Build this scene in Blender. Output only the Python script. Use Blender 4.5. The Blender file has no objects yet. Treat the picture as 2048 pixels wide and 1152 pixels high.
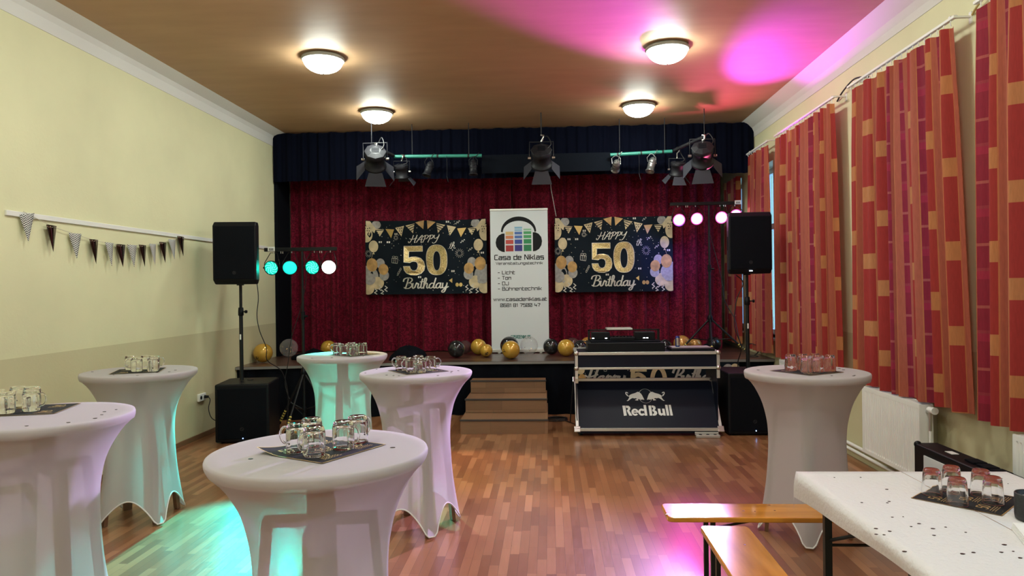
import bpy, math, random
from mathutils import Vector, Matrix, geometry
random.seed(7)
PI = math.pi
scn = bpy.context.scene
COL = scn.collection

# ------------------------------------------------------------------ camera
f_px, H_CAM, YAW, PITCH, ROLL = 1417.9, 1.699, .0523, -.0023, -.0127
fwd = Vector((-math.sin(YAW)*math.cos(PITCH), math.cos(YAW)*math.cos(PITCH), math.sin(PITCH)))
rgt = Vector((math.cos(YAW), math.sin(YAW), 0)); up = rgt.cross(fwd)
r2 = math.cos(ROLL)*rgt + math.sin(ROLL)*up
u2 = -math.sin(ROLL)*rgt + math.cos(ROLL)*up
cam = bpy.data.cameras.new('camera'); cam.sensor_width = 36; cam.lens = f_px/2048*36
cam.clip_start = .05; cam.clip_end = 100
camo = bpy.data.objects.new('camera', cam); COL.objects.link(camo)
camo.matrix_world = Matrix(((r2.x, u2.x, -fwd.x, 0), (r2.y, u2.y, -fwd.y, 0), (r2.z, u2.z, -fwd.z, H_CAM), (0, 0, 0, 1)))
scn.camera = camo

# ------------------------------------------------------------------ view, world, lights
scn.view_settings.view_transform = 'Standard'; scn.view_settings.look = 'None'
scn.view_settings.gamma = 1; scn.view_settings.use_curve_mapping = False
scn.view_settings.exposure = 0.2
LAMP_STRENGTH = 62          # ceiling lamp diffusers
w = bpy.data.worlds.new('world'); scn.world = w; w.use_nodes = True
w.node_tree.nodes['Background'].inputs[0].default_value = (.24, .56, 1, 1)
w.node_tree.nodes['Background'].inputs[1].default_value = 2.8

def spot(name, loc, target, color, power, angle, blend=.5, radius=.06):
    l = bpy.data.lights.new(name, 'SPOT'); l.energy = power; l.color = color
    l.spot_size = math.radians(angle); l.spot_blend = blend; l.shadow_soft_size = radius
    o = bpy.data.objects.new(name, l); COL.objects.link(o); o.location = loc
    o.rotation_euler = (Vector(target)-Vector(loc)).to_track_quat('-Z', 'Y').to_euler()
    return o
# the beams of the two light bars (each but the added blue wash starts at a lamp face)
TEAL = (0, 1, .74); PINK = (1, .06, .62); MAG = (.85, .07, 1); BLUE = (.12, .1, 1)
spot('beam_teal', (-3.19, 8.50, 1.96), (-2.30, 4.30, 0), (0, 1, .90), 2700, 18, .35)
spot('beam_teal', (-2.92, 8.50, 1.96), (-1.95, 6.3, .55), TEAL, 1700, 22, .4)
spot('beam_teal', (-3.36, 8.50, 1.96), (-3.25, 7.6, 1.9), TEAL, 30, 70, .8)
spot('beam_green', (-2.90, 8.50, 1.97), (-.85, 5.4, 0), (.35, 1, .40), 190, 28, .5)
spot('beam_warm', (-2.70, 8.50, 1.97), (-.45, 6.5, 0), (1, .66, .42), 560, 26, .6)
spot('beam_red', (-2.70, 8.50, 1.97), (-.2, 5.0, 0), (1, .18, .08), 150, 26, .6)
spot('beam_pink', (1.85, 9.98, 2.60), (.8, 3.2, 0), PINK, 130, 26, .9)
spot('beam_violet', (2.09, 9.98, 2.61), (-1.3, 3.3, .9), (.68, .48, 1), 3000, 36, .6)
spot('beam_pink', (2.09, 9.98, 2.61), (-.75, 5.0, .6), (1, .30, .75), 260, 14, .6)
spot('beam_magenta', (2.42, 9.98, 2.66), (2.45, 7.35, 4), MAG, 1100, 28, 1)
spot('beam_magenta', (2.60, 9.98, 2.66), (.1, 5.6, 4.1), MAG, 2600, 19, 1)
spot('beam_red', (2.45, 9.98, 2.66), (1.7, 8.4, 4), (1, .12, .28), 150, 80, 1)
spot('beam_red', (2.60, 9.98, 2.60), (2.8, 8.9, 2.0), (1, .03, .12), 26, 60, 1)
spot('added_blue_wash', (1.85, 10.0, 2.60), (1.75, 10.85, 2.2), BLUE, 60, 80, 1)  # added spot tinting the curtain violet; the bar's lamps face away from it

# ------------------------------------------------------------------ mesh builder
class M:
    def __init__(s): s.v = []; s.f = []; s.m = []; s.sm = []; s.uv = None
    def add(s, vs, fs, mi=0, smooth=False):
        b = len(s.v); s.v += [tuple(v) for v in vs]
        for f in fs: s.f.append([b+i for i in f]); s.m.append(mi); s.sm.append(smooth)
        return s
    def box(s, x0, x1, y0, y1, z0, z1, mi=0, mat=None):
        vs = [Vector((x, y, z)) for z in (z0, z1) for y in (y0, y1) for x in (x0, x1)]
        if mat: vs = [mat @ v for v in vs]
        return s.add(vs, [(0, 2, 3, 1), (4, 5, 7, 6), (0, 1, 5, 4), (2, 6, 7, 3), (0, 4, 6, 2), (1, 3, 7, 5)], mi)
    def hexa(s, bot, top, mi=0):
        return s.add(list(bot)+list(top), [(3, 2, 1, 0), (4, 5, 6, 7), (0, 1, 5, 4), (1, 2, 6, 5), (2, 3, 7, 6), (3, 0, 4, 7)], mi)
    def cyl(s, p0, p1, r0, r1=None, n=16, mi=0, caps=True, smooth=True):
        if r1 is None: r1 = r0
        p0 = Vector(p0); p1 = Vector(p1); d = (p1-p0).normalized()
        a = d.orthogonal().normalized(); b = d.cross(a)
        vs = []
        for p, r in ((p0, r0), (p1, r1)):
            for i in range(n):
                t = 2*PI*i/n; vs.append(p+r*(math.cos(t)*a+math.sin(t)*b))
        s.add(vs, [(i, (i+1) % n, n+(i+1) % n, n+i) for i in range(n)], mi, smooth)
        if caps:
            s.add(vs[:n], [list(range(n))[::-1]], mi); s.add(vs[n:], [list(range(n))], mi)
        return s
    def tube(s, pts, r, n=8, mi=0, closed=False):
        pts = [Vector(p) for p in pts]; k = len(pts); vs = []; prev = None
        for i, p in enumerate(pts):
            if closed: d = pts[(i+1) % k]-pts[i-1]
            else: d = pts[min(i+1, k-1)]-pts[max(i-1, 0)]
            d = d.normalized() if d.length > 1e-9 else Vector((0, 0, 1))
            a = prev-d*prev.dot(d) if prev else d.orthogonal()
            a = a.normalized() if a.length > 1e-6 else d.orthogonal().normalized()
            prev = a; b = d.cross(a); rr = r[i] if isinstance(r, (list, tuple)) else r
            for j in range(n):
                t = 2*PI*j/n; vs.append(p+rr*(math.cos(t)*a+math.sin(t)*b))
        fs = []
        for i in range(k if closed else k-1):
            for j in range(n):
                i2 = (i+1) % k
                fs.append((i*n+j, i*n+(j+1) % n, i2*n+(j+1) % n, i2*n+j))
        s.add(vs, fs, mi, True)
        if not closed:
            s.add(vs[:n], [list(range(n))[::-1]], mi); s.add(vs[-n:], [list(range(n))], mi)
        return s
    def lathe(s, prof, n=32, mat=None, mi=0, flute=None, smooth=True):
        vs = []
        for (r, z) in prof:
            for j in range(n):
                t = 2*PI*j/n; rr = max(r, 1e-5)
                if flute: rr *= flute(t, z)
                v = Vector((rr*math.cos(t), rr*math.sin(t), z)); vs.append(mat @ v if mat else v)
        fs = []
        for i in range(len(prof)-1):
            for j in range(n):
                fs.append((i*n+j, i*n+(j+1) % n, (i+1)*n+(j+1) % n, (i+1)*n+j))
        return s.add(vs, fs, mi, smooth)
    def sphere(s, c, r, n=28, m=16, mi=0, sz=1):
        prof = [(r*math.sin(PI*i/m), -r*sz*math.cos(PI*i/m)) for i in range(m+1)]
        return s.lathe(prof, n, Matrix.Translation(c), mi)
    # flat drawing: polygons, circles and pen strokes laid on a surface by a mapping fn(u, v, layer)
    def poly(s, fn, pts, mi=0, layer=1):
        vs = [Vector((p[0], p[1], 0)) for p in pts]
        tr = geometry.tessellate_polygon([vs])
        area = sum(vs[i].x*vs[(i+1) % len(vs)].y-vs[(i+1) % len(vs)].x*vs[i].y for i in range(len(vs)))
        fs = []
        for t in tr:
            a, b, c = (vs[i] for i in t)
            if (b-a).cross(c-a).z < 0: t = (t[0], t[2], t[1])
            fs.append(t)
        return s.add([fn(p[0], p[1], layer) for p in pts], fs, mi)
    def disc(s, fn, cx, cy, r, mi=0, layer=1, n=20, ry=None):
        ry = ry or r
        vs = [fn(cx, cy, layer)]+[fn(cx+r*math.cos(2*PI*i/n), cy+ry*math.sin(2*PI*i/n), layer) for i in range(n)]
        return s.add(vs, [(0, 1+i, 1+(i+1) % n) for i in range(n)], mi)
    def stroke(s, fn, pts, w, mi=0, layer=1, closed=False):
        k = len(pts); vs = []
        for i, p in enumerate(pts):
            a = pts[i-1] if (i > 0 or closed) else None
            b = pts[(i+1) % k] if (i < k-1 or closed) else None
            n = Vector((0, 0))
            ds = []
            for q0, q1 in ((a, p), (p, b)):
                if q0 is None or q1 is None: continue
                d = Vector((q1[0]-q0[0], q1[1]-q0[1]))
                if d.length > 1e-9: ds.append(Vector((-d.y, d.x)).normalized())
            n = sum(ds, Vector((0, 0)))
            if n.length < .3: n = ds[0] if ds else Vector((1, 0))
            n.normalize(); sc = 1/max(.55, n.dot(ds[0])) if ds else 1
            ww = (w[i] if isinstance(w, list) else w)/2*sc
            e = Vector((0, 0))
            if not closed and i in (0, k-1) and ds:
                t = Vector((ds[0].y, -ds[0].x)); e = t*(ww*.6)*(-1 if i == 0 else 1)
            vs.append(fn(p[0]+n.x*ww+e.x, p[1]+n.y*ww+e.y, layer)); vs.append(fn(p[0]-n.x*ww+e.x, p[1]-n.y*ww+e.y, layer))
        fs = []
        for i in range(k if closed else k-1):
            j = (i+1) % k
            fs.append((2*i+1, 2*j+1, 2*j, 2*i))
        return s.add(vs, fs, mi)

def smooth_pts(pts, k=6):
    out = []
    n = len(pts)
    for i in range(n-1):
        p0 = pts[max(i-1, 0)]; p1 = pts[i]; p2 = pts[i+1]; p3 = pts[min(i+2, n-1)]
        for j in range(k):
            t = j/k
            out.append(tuple(.5*(2*p1[a]+(p2[a]-p0[a])*t+(2*p0[a]-5*p1[a]+4*p2[a]-p3[a])*t*t+(3*p1[a]-p0[a]-3*p2[a]+p3[a])*t**3) for a in range(len(p1))))
    out.append(tuple(pts[-1])); return out

def wloc(o):
    l = Vector((0, 0, 0))
    while o: l += Vector(o.location); o = o.parent
    return l
def build(name, mb, mats, parent=None, origin=None, bevel=0, seg=2, local=False):
    """ONE mesh object.  Vertices are in world space unless local=True."""
    if not isinstance(mats, (list, tuple)): mats = [mats]
    if parent is not None: org = Vector((0, 0, 0)) if local else wloc(parent)
    elif origin is not None: org = Vector(origin)
    elif local: org = Vector((0, 0, 0))
    else:
        xs, ys, zs = zip(*mb.v)
        org = Vector(((min(xs)+max(xs))/2, (min(ys)+max(ys))/2, min(zs)))
    me = bpy.data.meshes.new(name)
    me.from_pydata([(v[0]-org.x, v[1]-org.y, v[2]-org.z) for v in mb.v], [], mb.f)
    for m in mats: me.materials.append(m)
    me.polygons.foreach_set('material_index', mb.m); me.polygons.foreach_set('use_smooth', mb.sm)
    if mb.uv:
        l = me.uv_layers.new(name='UVMap')
        for i, lp in enumerate(me.loops): l.data[i].uv = mb.uv[lp.vertex_index]
    me.update()
    o = bpy.data.objects.new(name, me); COL.objects.link(o)
    if parent is not None: o.parent = parent
    else: o.location = org
    if bevel:
        b = o.modifiers.new('bevel', 'BEVEL'); b.width = bevel; b.segments = seg; b.limit_method = 'ANGLE'; b.angle_limit = .6
    return o
def tag(o, label, cat, group=None):
    o['label'] = label; o['category'] = cat
    if group: o['group'] = group
    return o
def thing(name, label, cat, loc=(0, 0, 0), rotz=0, group=None):
    o = bpy.data.objects.new(name, None); COL.objects.link(o); o.empty_display_size = .1
    o.location = loc; o.rotation_euler = (0, 0, rotz)
    return tag(o, label, cat, group)
def struct(name, mb, mats, **k):
    o = build(name, mb, mats, **k); o['kind'] = 'structure'; return o
def dup(o, loc=None, rotz=None, label=None, group=None, parent=None):
    c = o.copy(); COL.objects.link(c)
    if parent is not None: c.parent = parent
    if loc is not None: c.location = loc
    if rotz is not None: c.rotation_euler = (0, 0, rotz)
    if label: c['label'] = label
    if group: c['group'] = group
    for ch in list(o.children): dup(ch, parent=c)
    return c

# ------------------------------------------------------------------ materials
def nt(name):
    m = bpy.data.materials.new(name); m.use_nodes = True; t = m.node_tree
    return m, t, t.nodes['Principled BSDF']
def N(t, typ, **k):
    n = t.nodes.new(typ)
    for a, b in k.items():
        if a.startswith('i_'): n.inputs[int(a[2:])].default_value = b
        else: setattr(n, a, b)
    return n
def mat(name, col, rough=.5, metal=0, bump=0, bscale=60, var=0, vscale=3, emit=None, es=0, spec=None, coat=0, stretch=None):
    m, t, p = nt(name)
    p.inputs['Base Color'].default_value = (*col, 1); p.inputs['Roughness'].default_value = rough
    p.inputs['Metallic'].default_value = metal
    if spec is not None: p.inputs['Specular IOR Level'].default_value = spec
    if coat: p.inputs['Coat Weight'].default_value = coat; p.inputs['Coat Roughness'].default_value = .12
    if emit: p.inputs['Emission Color'].default_value = (*emit, 1); p.inputs['Emission Strength'].default_value = es
    if bump or var:
        tc = N(t, 'ShaderNodeTexCoord'); mp = N(t, 'ShaderNodeMapping')
        if stretch: mp.inputs['Scale'].default_value = stretch
        t.links.new(tc.outputs['Object'], mp.inputs[0])
    if var:
        nz = N(t, 'ShaderNodeTexNoise'); nz.inputs['Scale'].default_value = vscale; nz.inputs['Detail'].default_value = 6
        t.links.new(mp.outputs[0], nz.inputs['Vector'])
        mr = N(t, 'ShaderNodeMapRange'); mr.inputs[1].default_value = .3; mr.inputs[2].default_value = .7
        mr.inputs[3].default_value = 1-var; mr.inputs[4].default_value = 1+var
        t.links.new(nz.outputs[0], mr.inputs[0])
        vm = N(t, 'ShaderNodeVectorMath', operation='SCALE'); vm.inputs[0].default_value = col
        t.links.new(mr.outputs[0], vm.inputs['Scale']); t.links.new(vm.outputs[0], p.inputs['Base Color'])
    if bump:
        nz = N(t, 'ShaderNodeTexNoise'); nz.inputs['Scale'].default_value = bscale; nz.inputs['Detail'].default_value = 4
        t.links.new(mp.outputs[0], nz.inputs['Vector'])
        b = N(t, 'ShaderNodeBump'); b.inputs['Strength'].default_value = bump; b.inputs['Distance'].default_value = .01
        t.links.new(nz.outputs[0], b.inputs['Height']); t.links.new(b.outputs[0], p.inputs['Normal'])
    return m

def math_(t, op, a, b=None):
    n = N(t, 'ShaderNodeMath', operation=op)
    for i, x in enumerate((a, b)):
        if x is None: continue
        if isinstance(x, (int, float)): n.inputs[i].default_value = x
        else: t.links.new(x, n.inputs[i])
    return n.outputs[0]

def planks(name, c1, c2, c3, bw, bh, along='y', rough=.3, coat=0, mortar=.0012, grain=.35):
    """strip parquet / boards: brick cells with their own tone, and grain along the strip"""
    m, t, p = nt(name)
    tc = N(t, 'ShaderNodeTexCoord'); sx = N(t, 'ShaderNodeSeparateXYZ'); t.links.new(tc.outputs['Object'], sx.inputs[0])
    X, Y, Z = sx.outputs
    L, W = {'y': (Y, X), 'x': (X, Y), 'xz': (X, Z)}[along]
    row = math_(t, 'FLOOR', math_(t, 'DIVIDE', W, bh))
    rn = N(t, 'ShaderNodeTexWhiteNoise', noise_dimensions='1D'); t.links.new(row, rn.inputs['W'])
    off = math_(t, 'ADD', math_(t, 'DIVIDE', L, bw), math_(t, 'MULTIPLY', rn.outputs[0], 7.3))
    cell = math_(t, 'FLOOR', off)
    cn = N(t, 'ShaderNodeTexWhiteNoise', noise_dimensions='2D'); cb = N(t, 'ShaderNodeCombineXYZ')
    t.links.new(cell, cb.inputs[0]); t.links.new(row, cb.inputs[1]); t.links.new(cb.outputs[0], cn.inputs['Vector'])
    cr = N(t, 'ShaderNodeValToRGB'); e = cr.color_ramp.elements
    e[0].position = 0; e[0].color = (*c1, 1); e[1].position = 1; e[1].color = (*c3, 1)
    k = e.new(.5); k.color = (*c2, 1)
    t.links.new(cn.outputs[0], cr.inputs[0])
    g = N(t, 'ShaderNodeTexNoise'); gv = N(t, 'ShaderNodeCombineXYZ')
    t.links.new(math_(t, 'MULTIPLY', W, 90), gv.inputs[0]); t.links.new(math_(t, 'MULTIPLY', L, 6), gv.inputs[1])
    t.links.new(math_(t, 'MULTIPLY', cn.outputs[0], 50), gv.inputs[2]); g.inputs['Scale'].default_value = 1; g.inputs['Detail'].default_value = 5
    g.inputs['Distortion'].default_value = .8
    t.links.new(gv.outputs[0], g.inputs['Vector'])
    fr = math_(t, 'FRACT', off); fw_ = math_(t, 'FRACT', math_(t, 'DIVIDE', W, bh))
    def edge(fx, size):
        d = math_(t, 'MINIMUM', fx, math_(t, 'SUBTRACT', 1.0, fx))
        return math_(t, 'LESS_THAN', d, mortar/size)
    ed = math_(t, 'MAXIMUM', edge(fr, bw), edge(fw_, bh))
    mul = math_(t, 'MULTIPLY', math_(t, 'ADD', 1-grain/2, math_(t, 'MULTIPLY', g.outputs[0], grain)), math_(t, 'SUBTRACT', 1.0, math_(t, 'MULTIPLY', ed, .45)))
    vm = N(t, 'ShaderNodeVectorMath', operation='SCALE'); t.links.new(cr.outputs[0], vm.inputs[0]); t.links.new(mul, vm.inputs['Scale'])
    t.links.new(vm.outputs[0], p.inputs['Base Color'])
    p.inputs['Roughness'].default_value = rough
    if coat: p.inputs['Coat Weight'].default_value = coat; p.inputs['Coat Roughness'].default_value = .16
    rr = N(t, 'ShaderNodeMapRange'); rr.inputs[3].default_value = rough*.8; rr.inputs[4].default_value = rough*1.3
    t.links.new(g.outputs[0], rr.inputs[0]); t.links.new(rr.outputs[0], p.inputs['Roughness'])
    return m

def glass(name, col=(1, 1, 1), rough=0., ior=1.46):
    m, t, p = nt(name)
    p.inputs['Base Color'].default_value = (*col, 1); p.inputs['Roughness'].default_value = rough
    p.inputs['Transmission Weight'].default_value = 1; p.inputs['IOR'].default_value = ior
    return m

def film(name, col, alpha, rough=.08, extra=None):
    """thin clear skin: mostly see-through, with its own gloss"""
    m, t, p = nt(name)
    p.inputs['Base Color'].default_value = (*col, 1); p.inputs['Roughness'].default_value = rough
    p.inputs['Alpha'].default_value = alpha
    lw = N(t, 'ShaderNodeLayerWeight'); lw.inputs[0].default_value = .35
    mr = N(t, 'ShaderNodeMapRange'); mr.inputs[3].default_value = alpha; mr.inputs[4].default_value = min(1, alpha+.32)
    t.links.new(lw.outputs['Facing'], mr.inputs[0]); t.links.new(mr.outputs[0], p.inputs['Alpha'])
    return m

def wall_paint(name, hi, lo, zsplit, rough=.75):
    """two-tone wall: painted dado up to zsplit, lighter paint above"""
    m, t, p = nt(name)
    g = N(t, 'ShaderNodeNewGeometry'); sx = N(t, 'ShaderNodeSeparateXYZ'); t.links.new(g.outputs['Position'], sx.inputs[0])
    k = math_(t, 'GREATER_THAN', sx.outputs[2], zsplit)
    mx = N(t, 'ShaderNodeMix', data_type='RGBA'); mx.inputs[6].default_value = (*lo, 1); mx.inputs[7].default_value = (*hi, 1)
    t.links.new(k, mx.inputs[0])
    nz = N(t, 'ShaderNodeTexNoise'); nz.inputs['Scale'].default_value = 1.3; nz.inputs['Detail'].default_value = 8
    t.links.new(g.outputs['Position'], nz.inputs['Vector'])
    mr = N(t, 'ShaderNodeMapRange'); mr.inputs[1].default_value = .3; mr.inputs[2].default_value = .7; mr.inputs[3].default_value = .94; mr.inputs[4].default_value = 1.05
    t.links.new(nz.outputs[0], mr.inputs[0])
    vm = N(t, 'ShaderNodeVectorMath', operation='SCALE'); t.links.new(mx.outputs[2], vm.inputs[0]); t.links.new(mr.outputs[0], vm.inputs['Scale'])
    t.links.new(vm.outputs[0], p.inputs['Base Color']); p.inputs['Roughness'].default_value = rough
    n2 = N(t, 'ShaderNodeTexNoise'); n2.inputs['Scale'].default_value = 45; n2.inputs['Detail'].default_value = 5
    t.links.new(g.outputs['Position'], n2.inputs['Vector'])
    b = N(t, 'ShaderNodeBump'); b.inputs['Strength'].default_value = .12; b.inputs['Distance'].default_value = .01
    t.links.new(n2.outputs[0], b.inputs['Height']); t.links.new(b.outputs[0], p.inputs['Normal'])
    return m

def fabric_white(name):
    """stretch cover: white, lets a good part of the light through"""
    m, t, p = nt(name); out = t.nodes['Material Output']
    p.inputs['Base Color'].default_value = (.74, .72, .74, 1); p.inputs['Roughness'].default_value = .75
    p.inputs['Sheen Weight'].default_value = .1
    tr = N(t, 'ShaderNodeBsdfTranslucent'); tr.inputs[0].default_value = (.72, .68, .67, 1)
    tp = N(t, 'ShaderNodeBsdfTransparent')
    a = N(t, 'ShaderNodeMixShader'); a.inputs[0].default_value = .45
    b = N(t, 'ShaderNodeMixShader'); b.inputs[0].default_value = .15
    t.links.new(p.outputs[0], a.inputs[1]); t.links.new(tr.outputs[0], a.inputs[2])
    t.links.new(a.outputs[0], b.inputs[1]); t.links.new(tp.outputs[0], b.inputs[2]); t.links.new(b.outputs[0], out.inputs[0])
    return m

def velvet(name, c, dark):
    m, t, p = nt(name)
    tc = N(t, 'ShaderNodeUVMap'); tc.uv_map = 'UVMap'
    vo = N(t, 'ShaderNodeTexNoise'); vo.inputs['Scale'].default_value = 22; vo.inputs['Detail'].default_value = 2; vo.inputs['Distortion'].default_value = 1.6
    t.links.new(tc.outputs[0], vo.inputs['Vector'])
    cr = N(t, 'ShaderNodeValToRGB'); e = cr.color_ramp.elements
    e[0].position = .47; e[0].color = (*c, 1); e[1].position = .53; e[1].color = (*dark, 1)
    t.links.new(vo.outputs[0], cr.inputs[0]); t.links.new(cr.outputs[0], p.inputs['Base Color'])
    p.inputs['Roughness'].default_value = .7; p.inputs['Specular IOR Level'].default_value = .1; p.inputs['Sheen Weight'].default_value = .15; p.inputs['Sheen Tint'].default_value = (.9, .25, .3, 1)
    return m

def block_curtain(name):
    """printed curtain: terracotta and orange stripes with columns of red and crimson blocks"""
    m, t, p = nt(name); out = t.nodes['Material Output']
    tc = N(t, 'ShaderNodeUVMap'); tc.uv_map = 'UVMap'
    sx = N(t, 'ShaderNodeSeparateXYZ'); t.links.new(tc.outputs[0], sx.inputs[0]); U, V = sx.outputs[0], sx.outputs[1]
    P = .70; uu = math_(t, 'DIVIDE', U, P); fu = math_(t, 'FRACT', uu); rep = math_(t, 'FLOOR', uu)
    def const_ramp(inp, stops):
        cr = N(t, 'ShaderNodeValToRGB'); cr.color_ramp.interpolation = 'CONSTANT'; e = cr.color_ramp.elements
        e[0].position = stops[0][0]; e[0].color = (*stops[0][1], 1); e[1].position = stops[1][0]; e[1].color = (*stops[1][1], 1)
        for q, c in stops[2:]: k = e.new(q); k.color = (*c, 1)
        t.links.new(inp, cr.inputs[0]); return cr.outputs[0]
    terra = (.40, .092, .050); orange = (.47, .145, .050); gold = (.48, .175, .058); red = (.34, .024, .018); crim = (.25, .010, .030); cr2 = (.33, .014, .045)
    base = const_ramp(fu, [(0, terra), (.16, orange), (.30, terra), (.42, orange), (.56, terra), (.66, orange), (.86, terra)])
    blk1 = const_ramp(fu, [(0, (0, 0, 0)), (.17, (1, 1, 1)), (.29, (0, 0, 0)), (.67, (1, 1, 1)), (.85, (0, 0, 0))])
    blk2 = const_ramp(fu, [(0, (0, 0, 0)), (.43, (1, 1, 1)), (.56, (0, 0, 0)), (.94, (1, 1, 1))])
    colid = const_ramp(fu, [(0, (0, 0, 0)), (.16, (.13, .13, .13)), (.40, (.55, .55, .55)), (.66, (.31, .31, .31)), (.9, (.77, .77, .77))])
    off = math_(t, 'MULTIPLY', math_(t, 'ADD', colid, math_(t, 'MULTIPLY', rep, .37)), 2.1)
    fv = math_(t, 'FRACT', math_(t, 'ADD', math_(t, 'DIVIDE', V, .58), off))
    c1 = const_ramp(fv, [(0, red), (.77, gold)])
    fv2 = math_(t, 'FRACT', math_(t, 'ADD', math_(t, 'DIVIDE', V, .40), off))
    c2 = const_ramp(fv2, [(0, crim), (.42, cr2), (.55, (.30, .03, .045)), (.60, crim), (.95, (.38, .08, .07))])
    def mixc(f, a, b):
        mx = N(t, 'ShaderNodeMix', data_type='RGBA'); t.links.new(f, mx.inputs[0]); t.links.new(a, mx.inputs[6]); t.links.new(b, mx.inputs[7]); return mx.outputs[2]
    c = mixc(blk2, mixc(blk1, base, c1), c2)
    nz = N(t, 'ShaderNodeTexNoise'); nz.inputs['Scale'].default_value = 1; nz.inputs['Detail'].default_value = 4
    cb = N(t, 'ShaderNodeCombineXYZ'); t.links.new(math_(t, 'MULTIPLY', U, 120), cb.inputs[0]); t.links.new(math_(t, 'MULTIPLY', V, 14), cb.inputs[1])
    t.links.new(cb.outputs[0], nz.inputs['Vector'])
    vm = N(t, 'ShaderNodeVectorMath', operation='SCALE'); t.links.new(c, vm.inputs[0]); t.links.new(math_(t, 'ADD', .78, math_(t, 'MULTIPLY', nz.outputs[0], .44)), vm.inputs['Scale'])
    t.links.new(vm.outputs[0], p.inputs['Base Color']); p.inputs['Roughness'].default_value = .8
    tr = N(t, 'ShaderNodeBsdfTranslucent'); t.links.new(vm.outputs[0], tr.inputs[0])
    a = N(t, 'ShaderNodeMixShader'); a.inputs[0].default_value = .25
    t.links.new(p.outputs[0], a.inputs[1]); t.links.new(tr.outputs[0], a.inputs[2]); t.links.new(a.outputs[0], out.inputs[0])
    return m

def glitter(name, c1, c2, scale=160, rough=.35, metal=.6):
    m, t, p = nt(name); tc = N(t, 'ShaderNodeTexCoord')
    v = N(t, 'ShaderNodeTexVoronoi'); v.inputs['Scale'].default_value = scale; t.links.new(tc.outputs['Object'], v.inputs['Vector'])
    cr = N(t, 'ShaderNodeValToRGB'); e = cr.color_ramp.elements
    e[0].position = .1; e[0].color = (*c1, 1); e[1].position = .8; e[1].color = (*c2, 1)
    t.links.new(v.outputs['Color'], cr.inputs[0]); t.links.new(cr.outputs[0], p.inputs['Base Color'])
    p.inputs['Roughness'].default_value = rough; p.inputs['Metallic'].default_value = metal
    return m

def zigzag(name):
    m, t, p = nt(name); tc = N(t, 'ShaderNodeTexCoord'); sx = N(t, 'ShaderNodeSeparateXYZ'); t.links.new(tc.outputs['Object'], sx.inputs[0])
    tri = math_(t, 'PINGPONG', sx.outputs[1], .016)
    f = math_(t, 'FRACT', math_(t, 'DIVIDE', math_(t, 'ADD', sx.outputs[2], tri), .017))
    cr = N(t, 'ShaderNodeValToRGB'); cr.color_ramp.interpolation = 'CONSTANT'; e = cr.color_ramp.elements
    e[0].color = (.02, .02, .02, 1); e[1].position = .5; e[1].color = (.75, .75, .72, 1)
    t.links.new(f, cr.inputs[0]); t.links.new(cr.outputs[0], p.inputs['Base Color']); p.inputs['Roughness'].default_value = .6
    return m

MT = {}
MT['floor'] = planks('parquet', (.19, .072, .030), (.27, .112, .047), (.37, .175, .082), .42, .058, 'y', rough=.30, coat=.35)
MT['stage_floor'] = planks('stage boards', (.045, .020, .014), (.075, .032, .021), (.10, .045, .030), 1.4, .11, 'x', rough=.35, coat=.3)
MT['step_wood'] = planks('step laminate', (.17, .085, .042), (.21, .105, .052), (.25, .13, .066), .62, .20, 'xz', rough=.45)
MT['ceiling'] = mat('ochre ceiling paint', (.46, .285, .155), .60, bump=.25, bscale=2.2, var=.06, vscale=1.5, stretch=(1, 3.5, 1))
MT['wall'] = wall_paint('two tone wall paint', (.72, .70, .45), (.58, .54, .33), 1.205)
MT['white_paint'] = mat('white emulsion', (.70, .69, .66), .8, bump=.1, bscale=30)
MT['back_wall'] = mat('stage back wall', (.5, .48, .40), .85)
MT['black_cloth'] = mat('black molton cloth', (.003, .004, .007), .9, spec=.1, bump=.2, bscale=90)
MT['navy_cloth'] = mat('dark blue valance velvet', (.0015, .0025, .009), .9, spec=.08, bump=.2, bscale=50)
MT['velvet'] = velvet('maroon damask velvet', (.19, .009, .028), (.085, .004, .013))
MT['curtain'] = block_curtain('orange block print curtain')
MT['cover'] = fabric_white('white stretch fabric')
MT['black_plastic'] = mat('black plastic', (.0025, .0035, .006), .45, spec=.22)
MT['grille'] = mat('black speaker grille', (.002, .003, .006), .75, spec=.12, bump=.5, bscale=400)
MT['black_metal'] = mat('black metal', (.006, .007, .008), .42, spec=.3)
MT['steel'] = mat('steel', (.62, .62, .60), .3, metal=1)
MT['alu'] = mat('brushed aluminium edging', (.66, .66, .64), .38, metal=.75, bump=.05, bscale=200)
MT['laminate'] = mat('dark case laminate', (.006, .008, .020), .4, spec=.2)
MT['white_enamel'] = mat('white enamel', (.80, .80, .77), .4)
MT['white_plastic'] = mat('white plastic', (.78, .78, .75), .45)
MT['glass'] = glass('clear glass', ior=1.45)
MT['window_glass'] = film('window pane', (.8, .85, .9), .06)
MT['wood_dark'] = mat('dark table wood', (.16, .075, .035), .5, var=.2, vscale=20)
MT['bench'] = mat('varnished spruce', (.60, .245, .03), .17, var=.22, vscale=5, coat=.9, stretch=(.5, 3, 3)); MT['bench'].node_tree.nodes['Principled BSDF'].inputs['Coat Roughness'].default_value = .07
MT['knot'] = mat('wood knot', (.22, .07, .012), .25, coat=.6)
MT['bench_metal'] = mat('green black folding leg metal', (.010, .016, .018), .45, metal=.2)
MT['paper_cloth'] = mat('embossed white paper cloth', (.67, .655, .665), .7, bump=.5, bscale=55)
MT['napkin_black'] = mat('black paper mat', (.010, .012, .014), .75, spec=.25)
MT['gold'] = mat('gold print', (.62, .42, .16), .35, metal=.5)
MT['gold_pale'] = mat('pale gold print', (.62, .50, .30), .5, var=.25, vscale=9)
MT['orange_gold'] = mat('deep gold print', (.52, .30, .10), .5, var=.3, vscale=12)
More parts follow.
